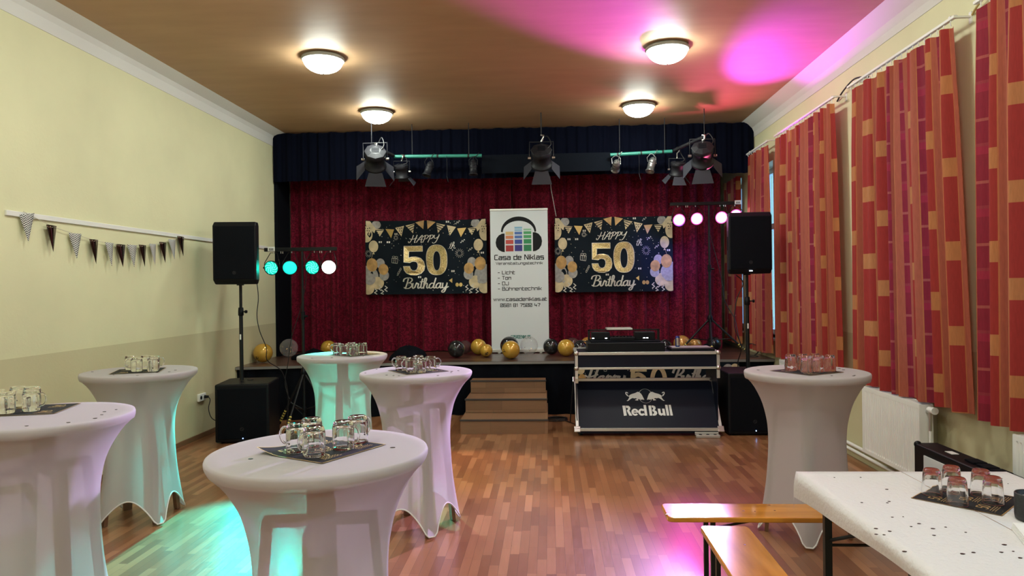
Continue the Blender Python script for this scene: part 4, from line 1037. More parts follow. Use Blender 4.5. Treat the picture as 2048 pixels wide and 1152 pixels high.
def fresnel(x, y, z, ztop, tilt, yaw, R, lab, doors=(1, 1, 1, 1), cat='spotlight', rod=False):
    t = thing('stage_spotlight', lab, cat, (x, y, z), 0, 'barn door spotlights above the stage')
    T = Matrix.Translation((x, y, z)) @ Matrix.Rotation(yaw, 4, 'Z') @ Matrix.Rotation(math.radians(tilt), 4, 'X')
    L = R*.85
    build('housing', M().lathe([(0, L), (R*.92, L), (R*.95, L*.9), (R*.95, L*.55), (R*.86, L*.5), (R*.86, -L*.7), (R*1.02, -L*.75), (R*1.02, -L), (R*.9, -L), (R*.88, -L*.8), (0, -L*.8)], 32, T), MT['dim_metal'], t)
    build('vent_cover', M().lathe([(0, L*1.3), (R*.5, L*1.3), (R*1.0, L*1.12), (R*1.03, L*1.02), (R*.9, L*.98)], 8, T, smooth=False), MT['dim_metal'], t, bevel=.003)
    for k in range(4): build('vent_slot', M().box(-R*.35, R*.35, R*(-.3+.18*k), R*(-.22+.18*k), L*1.3, L*1.33, 0, T), MT['grille'], t)
    yo = M().tube([T @ Vector((-R*1.12, 0, 0)), (x-R*1.12, y, z+.02), (x-R*1.12, y, z+R*1.5), (x+R*1.12, y, z+R*1.5), (x+R*1.12, y, z+.02), T @ Vector((R*1.12, 0, 0))], R*.06, 6)
    yk = build('yoke', yo, MT['dim_metal'], t)
    for s in (-1, 1): build('pivot_knob', M().cyl((x+s*R*1.0, y, z), (x+s*R*1.28, y, z), R*.13, n=10), MT['steel'], yk)
    build('hook_clamp', M().tube([(x, y, z+R*1.5), (x, y, ztop-.04), (x+.02, y-.035, ztop-.02), (x+.03, y-.03, ztop+.03), (x, y, ztop+.04)], R*.09, 6), MT['steel'], t)
    if rod: build('ceiling_rod', M().cyl((x, y, ztop+.03), (x, y, ZC), .007), MT['dim_metal'], t)
    build('lead', M().tube(smooth_pts([T @ Vector((R*.3, -R*.2, L*1.2)), (x+R*.9, y-.05, z+R*1.2), (x+R*.6, y, z+R*2), (x+.03, y+.02, ztop+.02)], 6), .007, 6), MT['cable'], t)
    for k, on in enumerate(doors):
        if not on: continue
        a = PI/2*k; Rk = T @ Matrix.Rotation(a, 4, 'Z') @ Matrix.Translation((0, R*.95, -L)) @ Matrix.Rotation(math.radians(38), 4, 'X')
        w0, w1, h = R*.62, R*.98, R*1.25
        m = M().add([Rk @ Vector(p) for p in ((-w0, 0, 0), (w0, 0, 0), (w1, 0, -h), (-w1, 0, -h), (-w0, .004, 0), (w0, .004, 0), (w1, .004, -h), (-w1, .004, -h))], [(0, 1, 2, 3), (7, 6, 5, 4), (0, 4, 5, 1), (1, 5, 6, 2), (2, 6, 7, 3), (3, 7, 4, 0)])
        build('barn_door', m, MT['barn'], t)
fresnel(-2.31, 9.42, 3.43, 3.60, 52, .25, .145, 'large barn door spotlight above the left tapestry')
fresnel(-.08, 9.42, 3.40, 3.66, 48, 0, .14, 'large barn door spotlight above the white roll-up banner', rod=True)
fresnel(2.03, 9.42, 3.38, 3.61, 48, -.2, .145, 'large barn door spotlight above the right light stand')
fresnel(-2.05, 9.88, 3.33, 3.53, 22, .0, .10, 'smaller barn door spotlight hanging behind the left large one', (1, 1, 0, 1))
fresnel(1.78, 9.86, 3.28, 3.54, 22, .1, .10, 'smaller barn door spotlight hanging behind the right large one', (1, 1, 1, 1))
def parcan(x, y, z, ztop, ax, az, lab, m_='dim_metal'):
    t = thing('par_can', lab, 'spotlight', (x, y, z), 0, 'small par cans above the stage')
    T = Matrix.Translation((x, y, z)) @ Matrix.Rotation(az, 4, 'Y') @ Matrix.Rotation(ax, 4, 'X'); R, L = .052, .11
    build('housing', M().lathe([(0, L), (R*.5, L*.98), (R*.85, L*.75), (R*.95, L*.5), (R*1.02, L*.48), (R*1.02, L*.36), (R*.95, L*.34), (R*.95, .02), (R*1.03, .015), (R*1.03, -.01), (R*.97, -.015), (R, -L*.85), (R*1.2, -L*.87), (R*1.2, -L), (R*.9, -L), (R*.9, -L*.5), (0, -L*.4)], 28, T), MT[m_], t)
    yk = build('yoke', M().tube([T @ Vector((-R*1.1, 0, .03)), (x-R*1.15, y, z+.10), (x-R*.3, y, ztop-.026), (x+R*.3, y, ztop-.026), (x+R*1.15, y, z+.10), T @ Vector((R*1.1, 0, .03))], .005, 6), MT[m_], t)
    build('lead', M().tube(smooth_pts([T @ Vector((0, 0, L*.98)), T @ Vector((.01, -.01, L*1.3)), (x+.05, y-.03, ztop-.02), (x+.08, y-.01, ztop+.026)], 6), .006, 6), MT[m_], t)
parcan(-1.66, 9.86, 3.36, 3.545, -.25, .30, 'small dark par can tilted, middle of the left green pipe'); parcan(-1.035, 9.86, 3.37, 3.54, -.1, 0, 'small dark par can hanging straight at the right end of the left green pipe')
parcan(.945, 9.86, 3.35, 3.51, 1.15, .1, 'small polished par can with round back showing beside the grey border', 'parmetal'); parcan(1.43, 9.86, 3.35, 3.525, -.3, .28, 'small polished par can tilted on the right green pipe', 'parmetal')
for (xx, zz, tn) in ((-1.41, 3.54, PIPES[0]), (1.26, 3.52, PIPES[1])):
    build('pull_cord', M().tube([(xx, 9.87, zz), (xx+.004, 9.87, zz-.15), (xx, 9.87, zz-.30)], .003, 5).cyl((xx, 9.87, zz-.29), (xx+.02, 9.87, zz-.37), .005), MT['dim_metal'], tn)
build('pull_cord', M().tube([(.03, 10.74, 3.40), (.05, 10.74, 3.15), (.12, 10.75, 2.75)], .005, 5), MT['hem'], CURTS[1])['label'] = 'white pull cord'

# ================================================================== LETTERING
TECH = {'C': [(6, 10, .8, 10, 0, 9.2, 0, .8, .8, 0, 6, 0)], 'a': [(.3, 7, 5.4, 7, 6, 6.4, 6, 0, 0, 0, 0, 3.8, 6, 3.8)], 's': [(6, 7, 0, 7, 0, 3.6, 6, 3.6, 6, 0, 0, 0)],
 'd': [(6, 10, 6, 0, 0, 0, 0, 7, 6, 7)], 'e': [(6, 0, 0, 0, 0, 7, 6, 7, 6, 3.6, 0, 3.6)], 'N': [(0, 0, 0, 10, .8, 10, 6, .6, 6.6, 0), (6.8, 10, 6.8, 0)], 'i': [(0, 0, 0, 7), (0, 8.9, 0, 9.9)],
 'k': [(0, 0, 0, 10), (0, 3.5, 2.6, 3.5, 5.4, 7), (2.6, 3.5, 5.4, 0)], 'l': [(0, 10, 0, .6, .6, 0, 1.6, 0)], 'V': [(0, 10, 3.4, 0, 6.8, 10)], 'r': [(0, 0, 0, 7, 4.4, 7)],
 'n': [(0, 0, 0, 7, 6, 7, 6, 0)], 't': [(0, 10, 0, 0, 3.8, 0), (0, 7, 3.8, 7)], 'u': [(0, 7, 0, 0, 6, 0, 6, 7)], 'g': [(0, -3, 6, -3, 6, 7, 0, 7, 0, 0, 6, 0)], 'c': [(6, 7, 0, 7, 0, 0, 6, 0)],
 'h': [(0, 10, 0, 0), (0, 7, 6, 7, 6, 0)], 'L': [(0, 10, 0, 0, 5.6, 0)], 'T': [(0, 10, 6.6, 10), (3.3, 10, 3.3, 0)], 'o': [(0, 3, 0, 7, 6, 7, 6, 0, 0, 0, 0, 3.2)],
 'D': [(0, 0, 0, 10, 5.6, 10, 6.4, 9, 6.4, 1, 5.6, 0, 0, 0)], 'J': [(6, 10, 6, .6, 5.4, 0, 0, 0, 0, 2.6)], 'B': [(0, 0, 0, 10, 5.6, 10, 5.8, 5.4, 6.4, 4.6, 6.4, 0, 0, 0), (0, 5.3, 5.6, 5.3)],
 'w': [(0, 7, 2, 0, 4, 7, 6, 0, 8, 7)], '.': [(0, 0, 0, .9)], '-': [(0, 4.6, 4, 4.6)], '0': [(0, 3, 0, 10, 6.4, 10, 6.4, 0, 0, 0, 0, 3.2), (1.6, 3, 4.8, 7)], '6': [(6, 10, 0, 10, 0, 0, 6.2, 0, 6.2, 5.6, 0, 5.6)],
 '8': [(0, 3, 0, 10, 6.2, 10, 6.2, 0, 0, 0, 0, 3.2), (0, 5.3, 6.2, 5.3)], '1': [(0, 8.4, 2, 10, 2, 0)], '7': [(0, 10, 6, 10, 6, 7, 3.4, 4, 3.4, 0)], '5': [(6, 10, 0, 10, 0, 5.6, 6.2, 5.6, 6.2, 0, 0, 0)],
 '4': [(0, 10, 0, 4, 6, 4), (4.8, 6.4, 4.8, 0)], 'A': [(0, 0, 0, 8.6, 1.4, 10, 6.2, 10, 6.2, 0), (0, 4.4, 6.2, 4.4)], 'S': [(6, 10, 0, 10, 0, 5.4, 6, 5.4, 6, 0, 0, 0)], 'E': [(6, 10, 0, 10, 0, 0, 6, 0), (0, 5.2, 5.4, 5.2)], 'I': [(0, 0, 0, 10)], 'K': [(0, 0, 0, 10), (0, 5, 3, 5, 6, 10), (3, 5, 6, 0)]}
TECH['\u00fc'] = TECH['u']+[(1.6, 8.8, 1.6, 9.8), (4.4, 8.8, 4.4, 9.8)]
def tech_text(m, fn, s, x0, x1, y, cap, w, mi, layer=1, left=False):
    """straight-cornered technical lettering, fitted between x0 and x1, baseline y, capital height cap"""
    tot = 0; pos = []
    for ch in s:
        if ch == ' ': tot += 5.0; pos.append(None); continue
        g = TECH[ch]; wd = max(max(st[0::2]) for st in g); pos.append(tot); tot += wd+2.5
    kx = (x1-x0)/(tot-2.5); ky = cap/10
    for ch, p in zip(s, pos):
        if p is None: continue
        for st in TECH[ch]: m.stroke(fn, [(x0+(p+a)*kx, y+b*ky) for a, b in zip(st[0::2], st[1::2])], w, mi, layer)
SC = {'B': ([[(-1.5, 7), (-1, 9.2), (1.5, 10.4), (4.6, 9.9), (5.4, 7.8), (3.6, 5.7), (2.2, 5.3)], [(2.2, 5.3), (4.8, 4.9), (5.6, 2.6), (3.8, .3), (1.2, 0), (-.6, .8)], [(2.2, 9.4), (1.5, 5), (.5, 0)]], 6.4),
 'i': ([[(0, 4.8), (0, 1), (.8, 0), (2.2, 1.4)]], 2.2), 'r': ([[(-.3, 1.2), (.6, 4.8), (1, 5.3), (1.4, 4.4), (2.4, 4.4), (2.1, 1.2), (2.8, 0), (4, 1.2)]], 4.0),
 't': ([[(1.2, 9), (.6, 4), (.6, 1), (1.4, 0), (2.8, 1.2)], [(-.6, 6.3), (2.8, 6.6)]], 2.8), 'h': ([[(-.1, 1.2), (1.6, 7.6), (1.2, 10), (.2, 8.8), (0, 0)], [(0, 2.2), (1.4, 4.8), (2.6, 4.4), (2.5, 1.2), (3.2, 0), (4.5, 1.2)]], 4.5),
 'd': ([[(3.5, 4.2), (2, 5), (.2, 3.2), (.2, .8), (1.4, 0), (3.2, 2), (4.4, 9.8)], [(3.7, 4.6), (3.5, 1.2), (4.2, 0), (5.4, 1.2)]], 5.4), 'a': ([[(3.3, 4.2), (2, 5), (.2, 3.2), (.2, .8), (1.4, 0), (3, 1.8), (3.5, 5)], [(3.5, 4.8), (3.3, 1.2), (4, 0), (5.2, 1.2)]], 5.2),
 'y': ([[(0, 4.8), (0, 1.2), (1, 0), (2.8, 1.6), (3.4, 4.9)], [(3.4, 4.9), (3, 0), (2, -3.4), (.6, -4.2), (0, -2.8), (2.4, -.4), (4.8, 1.4)]], 4.8), 'p': ([[(-.2, 1.5), (.9, 5), (.2, 0), (-.6, -4)], [(.8, 3.2), (2.2, 5), (3.5, 4), (3.2, 1), (1.8, 0), (.6, .6)], [(3.2, 1.2), (4.2, .8)]], 4.3),
 'H': ([[(1.6, 10), (1, 5), (-.6, 0), (-2, -.2), (-2.4, 1.4)], [(5.6, 10.2), (4.8, 5), (4.4, 0), (5.4, 0)], [(-1.8, 5.4), (1, 4.4), (6.2, 6)]], 6.8), 'A': ([[(-.2, 0), (2.4, 7), (4.4, 10), (4.6, 5), (4.6, 0), (5.6, .2)], [(.6, 3.6), (5.6, 4.4)]], 6.0),
 'P': ([[(2.2, 9.4), (1.6, 5), (.6, 0)], [(-.2, 7.6), (1.6, 9.8), (4.4, 9.8), (5, 7.4), (3.6, 5), (1.6, 4.6)]], 5.6), 'Y': ([[(.6, 9.8), (.6, 6.4), (2.4, 5.2), (4.6, 7), (5.6, 10)], [(5.6, 10), (4.8, 5), (3.4, 0), (1.4, -1.6), (0, -.4)]], 6.2)}
def script_text(m, fn, s, x0, x1, y, cap, w, mi, layer=2, slant=.22):
    tot = 0; pos = []
    for ch in s: pos.append(tot); tot += SC[ch][1]
    kx = (x1-x0)/tot; ky = cap/10
    for ch, p in zip(s, pos):
        for st in SC[ch][0]:
            pts = smooth_pts(st, 5); n = len(pts); ww = []
            for i, q in enumerate(pts):
                a, b = pts[max(i-1, 0)], pts[min(i+1, n-1)]; d = abs(b[1]-a[1])/(math.hypot(b[0]-a[0], b[1]-a[1])+1e-6)
                ww.append(w*(.55+.6*d))
            m.stroke(fn, [(x0+(p+q[0])*kx+slant*q[1]*ky, y+q[1]*ky) for q in pts], ww, mi, layer)

# ------------------------------------------------------------------ birthday tapestries
def tapestry(xc, zc, W, Hh, y0, lab, seed, sag):
    rn = random.Random(seed); m = M(); a1, a2 = rn.uniform(0, 6), rn.uniform(0, 6)
    def ys(u, v):
        s = .006*math.sin(u*11+a1+v*2)+.0035*math.sin(u*27+a2)+.006*math.sin(v*9+u*4+a1)
        for k in (1, -1): s += sag*.02*math.exp(-((u*k+W*.30)*.8-(v-Hh*.30)*-.9)**2*90)
        return y0+s
    def warp(u, v):
        top = (v+Hh/2)/Hh; e = abs(u)/(W/2)
        return v-.018*top*(1-e**4)*sag
    mats = [MT[k] for k in ('tapestry', 'glitter', 'silver', 'gold_pale', 'orange_gold', 'grey_print', 'ink', 'gold')]
    fn = lambda u, v, l: (xc+u, ys(u, v)-.0016*l, zc+warp(u, v))
    nx, ny = 60, 36; vs = []
    for j in range(ny+1):
        for i in range(nx+1): vs.append(fn(-W/2+W*i/nx, -Hh/2+Hh*j/ny, 0))
    c = nx+1; m.add(vs, [(j*c+i, j*c+i+1, (j+1)*c+i+1, (j+1)*c+i) for j in range(ny) for i in range(nx)], 0, True)
    kx, ky = W/1675, Hh/1000
    T = lambda px, py: ((px-902)*kx, (592-py)*ky)
    P = lambda pts: [T(*p) for p in pts]
    k = (kx+ky)/2
    def clip_disc(px, py, r, mi, layer, sq=1.0):
        pts = [(px+r*math.cos(2*PI*i/28), py+r*sq*math.sin(2*PI*i/28)) for i in range(28)]
        pts = [(min(max(a, 66), 1739), min(max(b, 97), 1092)) for a, b in pts]; q = []
        for p in pts:
            if not q or abs(p[0]-q[-1][0])+abs(p[1]-q[-1][1]) > .5: q.append(p)
        u0, v0 = T(min(max(px, 66), 1739), min(max(py, 97), 1092)); ring = [T(*p) for p in q][::-1]
        n = len(ring); m.add([fn(u0, v0, layer)]+[fn(a, b, layer) for a, b in ring], [(0, 1+i, 1+(i+1) % n) for i in range(n)], mi)
    # corner balloons
    for sx in (0, 1):
        X = (lambda x: x) if sx == 0 else (lambda x: 1804-x)
        for (px, py, r, mi, la, sq) in ((80, 280, 84, 3, 1, 1.3), (215, 145, 62, 5, 2, .9), (90, 850, 150, 5, 1, 1), (270, 670, 62, 5, 2, 1.1), (100, 1010, 80, 3, 2, 1), (230, 935, 85, 3, 2, 1), (320, 830, 66, 5, 3, 1.1), (155, 690, 76, 4, 4, 1.18), (312, 750, 68, 4, 5, 1.1), (120, 880, 80, 5, 6, 1), (178, 440, 64, 3, 3, 1.25)):
            clip_disc(X(px), py, r, mi, la, sq)
        m.poly(fn, P([(X(178), 515), (X(160), 545), (X(196), 545)] if sx == 0 else [(X(178), 515), (X(196), 545), (X(160), 545)])[::1], 3, 4)
        m.stroke(fn, P([(X(178), 520), (X(150), 600)]), .003, 3, 3)
        for q in range(6): m.stroke(fn, P([(X(40+60), 610+q*0), (X(100), 610)]), .001, 3, 1) if 0 else None
        for (a, b) in ((250, 1000), (330, 1010), (190, 1050), (280, 1060)):
            m.stroke(fn, P([(X(a), b-35), (X(a+30), b-10), (X(a-5), b+15), (X(a+28), min(b+38, 1085))]), .012, 2, 3)
        # garland from the corner to the middle
        m.poly(fn, P([(X(75), 75+25), (X(130), 100), (X(210), 200), (X(190), 260), (X(75), 160)]), 3, 5)
        for (tx, ty, bx, by, wd, kind) in ((262, 205, 265, 305, 62, 's'), (405, 205, 418, 325, 62, 'g'), (545, 180, 568, 305, 62, 'd'), (690, 150, 730, 265, 62, 's'), (822, 108, 872, 210, 60, 'g'), (95, 180, 120, 300, 70, 'd')):
            dy = -22 if tx > 500 else 12
            tri = [(X(max(68, tx-wd)), ty-dy*.4), (X(tx+wd), ty+dy*.4-10 if tx > 500 else ty+dy*.3), (X(bx), by)]
            m.poly(fn, P(tri), 3 if kind != 'g' else 7 if tx == 405 else 4, 6)
            if kind == 's':
                for q in (.2, .45, .7):
                    a = [tri[0][i]+(tri[2][i]-tri[0][i])*q for i in (0, 1)]; b = [tri[1][i]+(tri[2][i]-tri[1][i])*(q-.12) for i in (0, 1)]
                    m.stroke(fn, P([a, b]), .011, 0, 7)
            if kind == 'd':
                for (a, b) in ((-30, 18), (0, 22), (28, 14), (-12, 50), (16, 52), (4, 82)): m.disc(fn, *T(X(tx)+(a if sx == 0 else -a)+(bx-tx)*b/120*(1 if sx == 0 else -1), ty+b), .0085, 6, 7, 10)
    # stars, dots, sparks
    for _ in range(150):
        px, py = rn.uniform(180, 1620), rn.uniform(110, 1080)
        if 590 < px < 1200 and 420 < py < 840: continue
        if 560 < px < 1240 and 850 < py < 1080 and rn.random() < .8: continue
        if rn.random() < .25:
            r = rn.uniform(.006, .011); u, v = T(px, py); m.poly(fn, [(u+a*r, v+b*r) for a, b in STAR], 2, 2)
        else: m.disc(fn, *T(px, py), rn.uniform(.0025, .0055), 2 if rn.random() < .6 else 3, 2, 7)
    for (px, py, r) in ((1365, 545, 62), (110, 540, 50), (485, 320, 34)):
        for q in range(14):
            a = 2*PI*q/14; m.stroke(fn, P([(px+math.cos(a)*r*.45, py+math.sin(a)*r*.45), (px+math.cos(a)*r, py+math.sin(a)*r)]), .0035, 2, 2)
    for (px, py) in ((1410, 395), (1515, 510), (1345, 140)):
        m.stroke(fn, [T(px-30+q*6, py+14*math.sin(q*1.3)-q*3) for q in range(11)], .005, 2, 2)
    # gift, whistle, small cake, clinking balloons
    m.stroke(fn, P([(430, 600), (515, 608), (505, 672), (428, 660)]), .005, 2, 2, True); m.stroke(fn, P([(458, 604), (456, 664)]), .005, 2, 2); m.stroke(fn, P([(485, 606), (482, 668)]), .005, 2, 2)
    m.stroke(fn, P(ell(455, 582, 20, 12)), .004, 2, 2, True); m.stroke(fn, P(ell(492, 586, 20, 12)), .004, 2, 2, True)
    for (px, py) in ((270, 380), (380, 380), (1272, 785), (490, 270), (1205, 115), (1680, 548), (810, 860)):
        for dx in (-13, 13): m.poly(fn, P([(px+dx-9, py-12), (px+dx-9, py+12), (px+dx+9, py+12), (px+dx+9, py-12)]), 2, 2)
    for q in range(4): m.stroke(fn, P(ell(512+q*13, 815-q*22, 9, 16)), .004, 2, 2, True)
    for px in (1328, 1378): m.disc(fn, *T(px, 970), .026, 7, 2, 16, ry=.031)
    m.poly(fn, P([(1215, 910), (1262, 880), (1260, 945)]), 7, 2)
    # lettering
    script_text(m, fn, 'HAPPY', T(690, 0)[0], T(1075, 0)[0], T(0, 388)[1], 95*ky, .011, 2, 5, .25)
    script_text(m, fn, 'th', T(1222, 0)[0], T(1308, 0)[0], T(0, 478)[1], 88*ky, .006, 2, 5, .25)
    script_text(m, fn, 'Birthday', T(600, 0)[0], T(1205, 0)[0], T(0, 1012)[1], 138*ky, .018, 2, 5, .12)
    F5 = [(598, 437), (855, 437), (855, 510), (665, 510), (661, 598), (700, 586), (760, 583), (826, 603), (868, 650), (882, 712), (870, 770), (832, 812), (765, 834), (690, 830), (632, 805), (602, 765), (592, 712), (680, 712), (690, 745), (713, 768), (745, 773), (775, 757), (790, 715), (785, 674), (765, 652), (730, 645), (703, 651), (682, 664), (597, 655)]
    m.poly(fn, P(F5)[::-1], 1, 8); m.stroke(fn, P(F5), .007, 2, 9, True)
    def se(cx, cy, rx, ry, e=.8, n=40): return [(cx+rx*math.copysign(abs(math.cos(2*PI*i/n))**e, math.cos(2*PI*i/n)), cy-ry*math.copysign(abs(math.sin(2*PI*i/n))**e, math.sin(2*PI*i/n))) for i in range(n)]
    O, I_ = P(se(1050, 630, 146, 204)), P(se(1050, 642, 52, 132, .9)); n_ = len(O)
    vv = [fn(a, b, 8) for a, b in O+I_]; m.add(vv, [(i, (i+1) % n_, n_+(i+1) % n_, n_+i) for i in range(n_)], 1)
    m.stroke(fn, O, .007, 2, 9, True); m.stroke(fn, I_, .006, 2, 9, True)
    o = tag(build('hanging_tapestry', m, mats), lab, 'tapestry', 'birthday tapestries')
    return o
tapestry(-1.868, 2.168, 1.86, 1.14, 10.72, 'dark birthday tapestry with gold 50 on the left of the roll-up banner, sagging folds', 3, 1.0)
tapestry(.972, 2.162, 1.76, 1.13, 10.72, 'dark birthday tapestry with gold 50 on the right of the roll-up banner, hanging flat', 8, .25)

# ------------------------------------------------------------------ roll-up banner
ru = thing('roll_up_banner', 'tall white roll-up banner with headphone logo standing on the stage', 'banner', (-.435, 10.5, ZS))
bx0, bx1, bz0, bz1 = -.862, -.010, ZS+.055, 2.825
kz = (bx1-bx0)/430
fn = lambda u, v, l: (-.436+(u-1263)*kz+(v-567)*0, 10.495-.0007*l, bz0+(1078-v)*(bz1-bz0)/1028)
m = M().box(bx0, bx1, 10.4952, 10.4966, bz0, bz1)
P = lambda pts: pts[::-1]
arc = [(1260+132*math.cos(t), 208-112*math.sin(t)) for t in [PI*i/24 for i in range(25)]]; arc2 = [(1260+118*math.cos(t), 212-84*math.sin(t)) for t in [PI*i/24 for i in range(25)]]
m.poly(fn, (arc+arc2[::-1]), 1, 1)
m.poly(fn, [(1155, 220), (1155, 358), (1135, 355), (1110, 342), (1092, 315), (1087, 287), (1094, 256), (1112, 233), (1135, 221)], 1, 1)
m.poly(fn, [(1366, 214), (1385, 214), (1410, 226), (1429, 250), (1435, 280), (1430, 310), (1412, 338), (1388, 352), (1366, 355)], 1, 1)
cols = [(1163, 1221, [(207, 231, 'tan'), (237, 260, 'orange'), (268, 299, 'red1'), (308, 353, 'red2')]), (1230, 1287, [(172, 186, 'sky'), (191, 202, 'sky'), (208, 229, 'blue1'), (236, 258, 'blue1'), (266, 299, 'blue2'), (306, 352, 'blue3')]), (1297, 1355, [(187, 199, 'mint'), (206, 227, 'green1'), (234, 257, 'green1'), (264, 298, 'green2'), (305, 352, 'green3')])]
bm_ = [MT['banner_white'], MT['ink'], MT['ink_teal']]
for a, b, bl in cols:
    for t0, t1, c_ in bl:
        bm_.append(MT[c_]); m.poly(fn, [(a, t1), (b, t1), (b, t0), (a, t0)], len(bm_)-1, 1)
flip = lambda u, v, l: fn(u, -v, l)
def tt(s_, x0, x1, base, cap, w_, mi=1): tech_text(m, flip, s_, x0, x1, -base, cap, w_, mi)
tt('Casa de Niklas', 1079, 1445, 414, 34, 6.4); tt('Veranstaltungstechnik', 1088, 1437, 450, 18, 3.3)
for s_, x1, b in (('Licht', 1228, 521), ('Ton', 1198, 561), ('DJ', 1180, 602), ('B\u00fchnentechnik', 1425, 641)):
    tt(s_, 1134, x1, b, 24, 4.4); tt('-', 1102, 1114, b, 24, 4.4)
tt('www.casadeniklas.at', 1067, 1464, 719, 24, 4.6); tt('0681 81 7500 47', 1118, 1413, 763, 23, 4.4)
tt('CASADENIKLAS', 1195, 1340, 997, 22, 4.6, 2)
build('sheet', m, bm_, ru)
build('top_bar', M().box(bx0-.004, bx1+.004, 10.485, 10.507, bz1-.004, bz1+.026), MT['alu'], ru, bevel=.004)
build('base_cassette', M().box(bx0-.01, bx1+.01, 10.455, 10.545, ZS+.012, ZS+.062), MT['alu'], ru, bevel=.010, seg=3)
for xx in (bx0+.12, bx1-.12): build('foot', M().box(xx-.02, xx+.02, 10.40, 10.60, ZS+.002, ZS+.012), MT['alu'], ru, bevel=.003)
build('rear_pole', M().cyl((-.436, 10.53, ZS+.05), (-.436, 10.515, bz1), .008), MT['alu'], ru)

# ------------------------------------------------------------------ banner along the stage front
m = M(); hx0, hx1, hz0, hz1 = .34, 2.47, .16, .672
fnh = lambda u, v, l: (u, 9.388+.006*math.sin(u*6)-.0016*l-.0, v)
vs = [fnh(hx0+(hx1-hx0)*i/60, hz0+(hz1-hz0)*j/6, 0) for j in range(7) for i in range(61)]
m.add(vs, [(j*61+i, j*61+i+1, (j+1)*61+i+1, (j+1)*61+i) for j in range(6) for i in range(60)], 0, True)
script_text(m, fnh, 'Happy', .47, .98, .40, .205, .028, 2, 3, .25)
script_text(m, fnh, 'Birthday', 1.60, 2.25, .40, .205, .026, 2, 3, .25)
for (cx, mi) in ((0, 0),):
    m.stroke(fnh, [(x, z) for x, z in smooth_pts([(1.06, .30), (1.10, .24), (1.19, .24), (1.25, .34), (1.24, .46), (1.16, .52), (1.08, .49)], 4)], .055, 3, 3)
    m.stroke(fnh, [(1.08, .46), (1.09, .60)], .055, 3, 3); m.stroke(fnh, [(1.065, .585), (1.25, .585)], .055, 3, 3)
    m.stroke(fnh, [(1.42+.085*math.cos(2*PI*i/30), .42+.19*math.sin(2*PI*i/30)) for i in range(30)], .055, 3, 3, True)
for (px, pz, r, mi) in ((.40, .58, .055, 3), (.42, .48, .05, 4), (2.32, .58, .07, 5), (2.41, .60, .055, 3), (2.40, .47, .06, 4)): m.disc(fnh, px, pz, r, mi, 2, 20)
for _ in range(24): m.disc(fnh, rng.uniform(.45, 2.25), rng.uniform(.2, .66), rng.uniform(.003, .007), 2, 2, 7)
m.stroke(fnh, [(.70, .60), (.71, .565), (.74, .565), (.75, .60), (.735, .58), (.725, .605), (.715, .58)], .004, 2, 4, True)
tag(build('hanging_banner', m, [MT['tapestry'], MT['glitter'], MT['silver'], MT['gold_pale'], MT['orange_gold'], MT['grey_print']]), 'dark party banner reading Happy 50 Birthday hung along the stage front behind the booth', 'banner')

# ================================================================== BALLOONS
def balloon(x, y, r, m_, lab, num=False, flecks=0, ang=0, grp='party balloons on the stage'):
    z = ZS+r*1.02+.001; t = thing('balloon', lab, 'balloon', (x, y, ZS), 0, grp)
    Rb = Matrix.Translation((x, y, z)) @ Matrix.Rotation(ang, 4, 'Z') @ Matrix.Rotation(1.1, 4, 'X')
    prof = []
    for i in range(25):
        a = PI*i/24; rr = r*math.sin(a); zz = -r*1.03*math.cos(a)
        if a < .6: zz -= r*.07*(1-a/.6)**2
        prof.append((rr, zz))
    b = build('skin', M().lathe(prof, 36, Rb), m_, t)
    build('knot', M().lathe([(r*.03, -r*1.06), (r*.05, -r*1.12), (r*.10, -r*1.17), (0, -r*1.15)], 12, Rb), m_, t)
    if num:
        fnb = lambda u, v, l: (x+(r+.0015)*math.sin(u/r)*math.cos(v/r), y-(r+.0015)*math.cos(u/r)*math.cos(v/r), z+(r+.0015)*math.sin(v/r))
        mm = M(); draw_50(mm, fnb, num[0], num[1], r*.42, .009, 0, 1); build('print', mm, MT['ink'], t)['label'] = 'black number 50'
    if flecks:
        mm = M(); rn = random.Random(int(x*100))
        for _ in range(flecks):
            a, b_ = rn.uniform(0, 6.28), rn.uniform(-1, .5) if rn.random() < .8 else rn.uniform(-1, 1); q = r*.96; s_ = rn.uniform(.004, .009)
            c_ = Vector((x+q*math.cos(a)*math.cos(b_), y+q*math.sin(a)*math.cos(b_), z+q*math.sin(b_))); n_ = (c_-Vector((x, y, z))).normalized(); e1 = n_.orthogonal().normalized()*s_; e2 = n_.cross(e1)
            mm.add([c_+e1, c_+e2, c_-e1, c_-e2], [(0, 1, 2, 3)])
        f_ = build('foil_flecks', mm, MT['fleck'], t); f_['kind'] = 'stuff'
G, K, C_, S_, CO = MT['gold_balloon'], MT['black_balloon'], MT['clear_balloon'], MT['smoke_balloon'], MT['copper_balloon']
balloon(-1.305, 9.85, .122, K, 'large black balloon at the front of the stage above the steps side, leftmost black one')
balloon(-1.25, 10.40, .100, S_, 'smoky clear balloon peeping out behind the leftmost black balloon', flecks=14)
balloon(-1.035, 10.26, .115, G, 'gold balloon just left of the roll-up banner, larger of the pair')
balloon(-.895, 9.93, .090, G, 'small gold balloon printed with 50 beside the roll-up banner', num=(-.015, -.055))
balloon(-.581, 10.18, .133, K, 'black balloon hidden behind the gold one before the roll-up banner')
balloon(-.530, 9.62, .124, G, 'gold balloon at the stage edge in front of the roll-up banner', num=(-.115, -.02))
balloon(-.300, 10.24, .129, C_, 'clear balloon before the lower right corner of the roll-up banner', flecks=10)
balloon(.017, 10.2, .115, K, 'round black balloon just right of the roll-up banner')
balloon(.226, 9.93, .119, G, 'gold balloon left of the booth beside the round black one')
balloon(.330, 10.42, .112, S_, 'smoky dark balloon behind the gold one left of the booth')
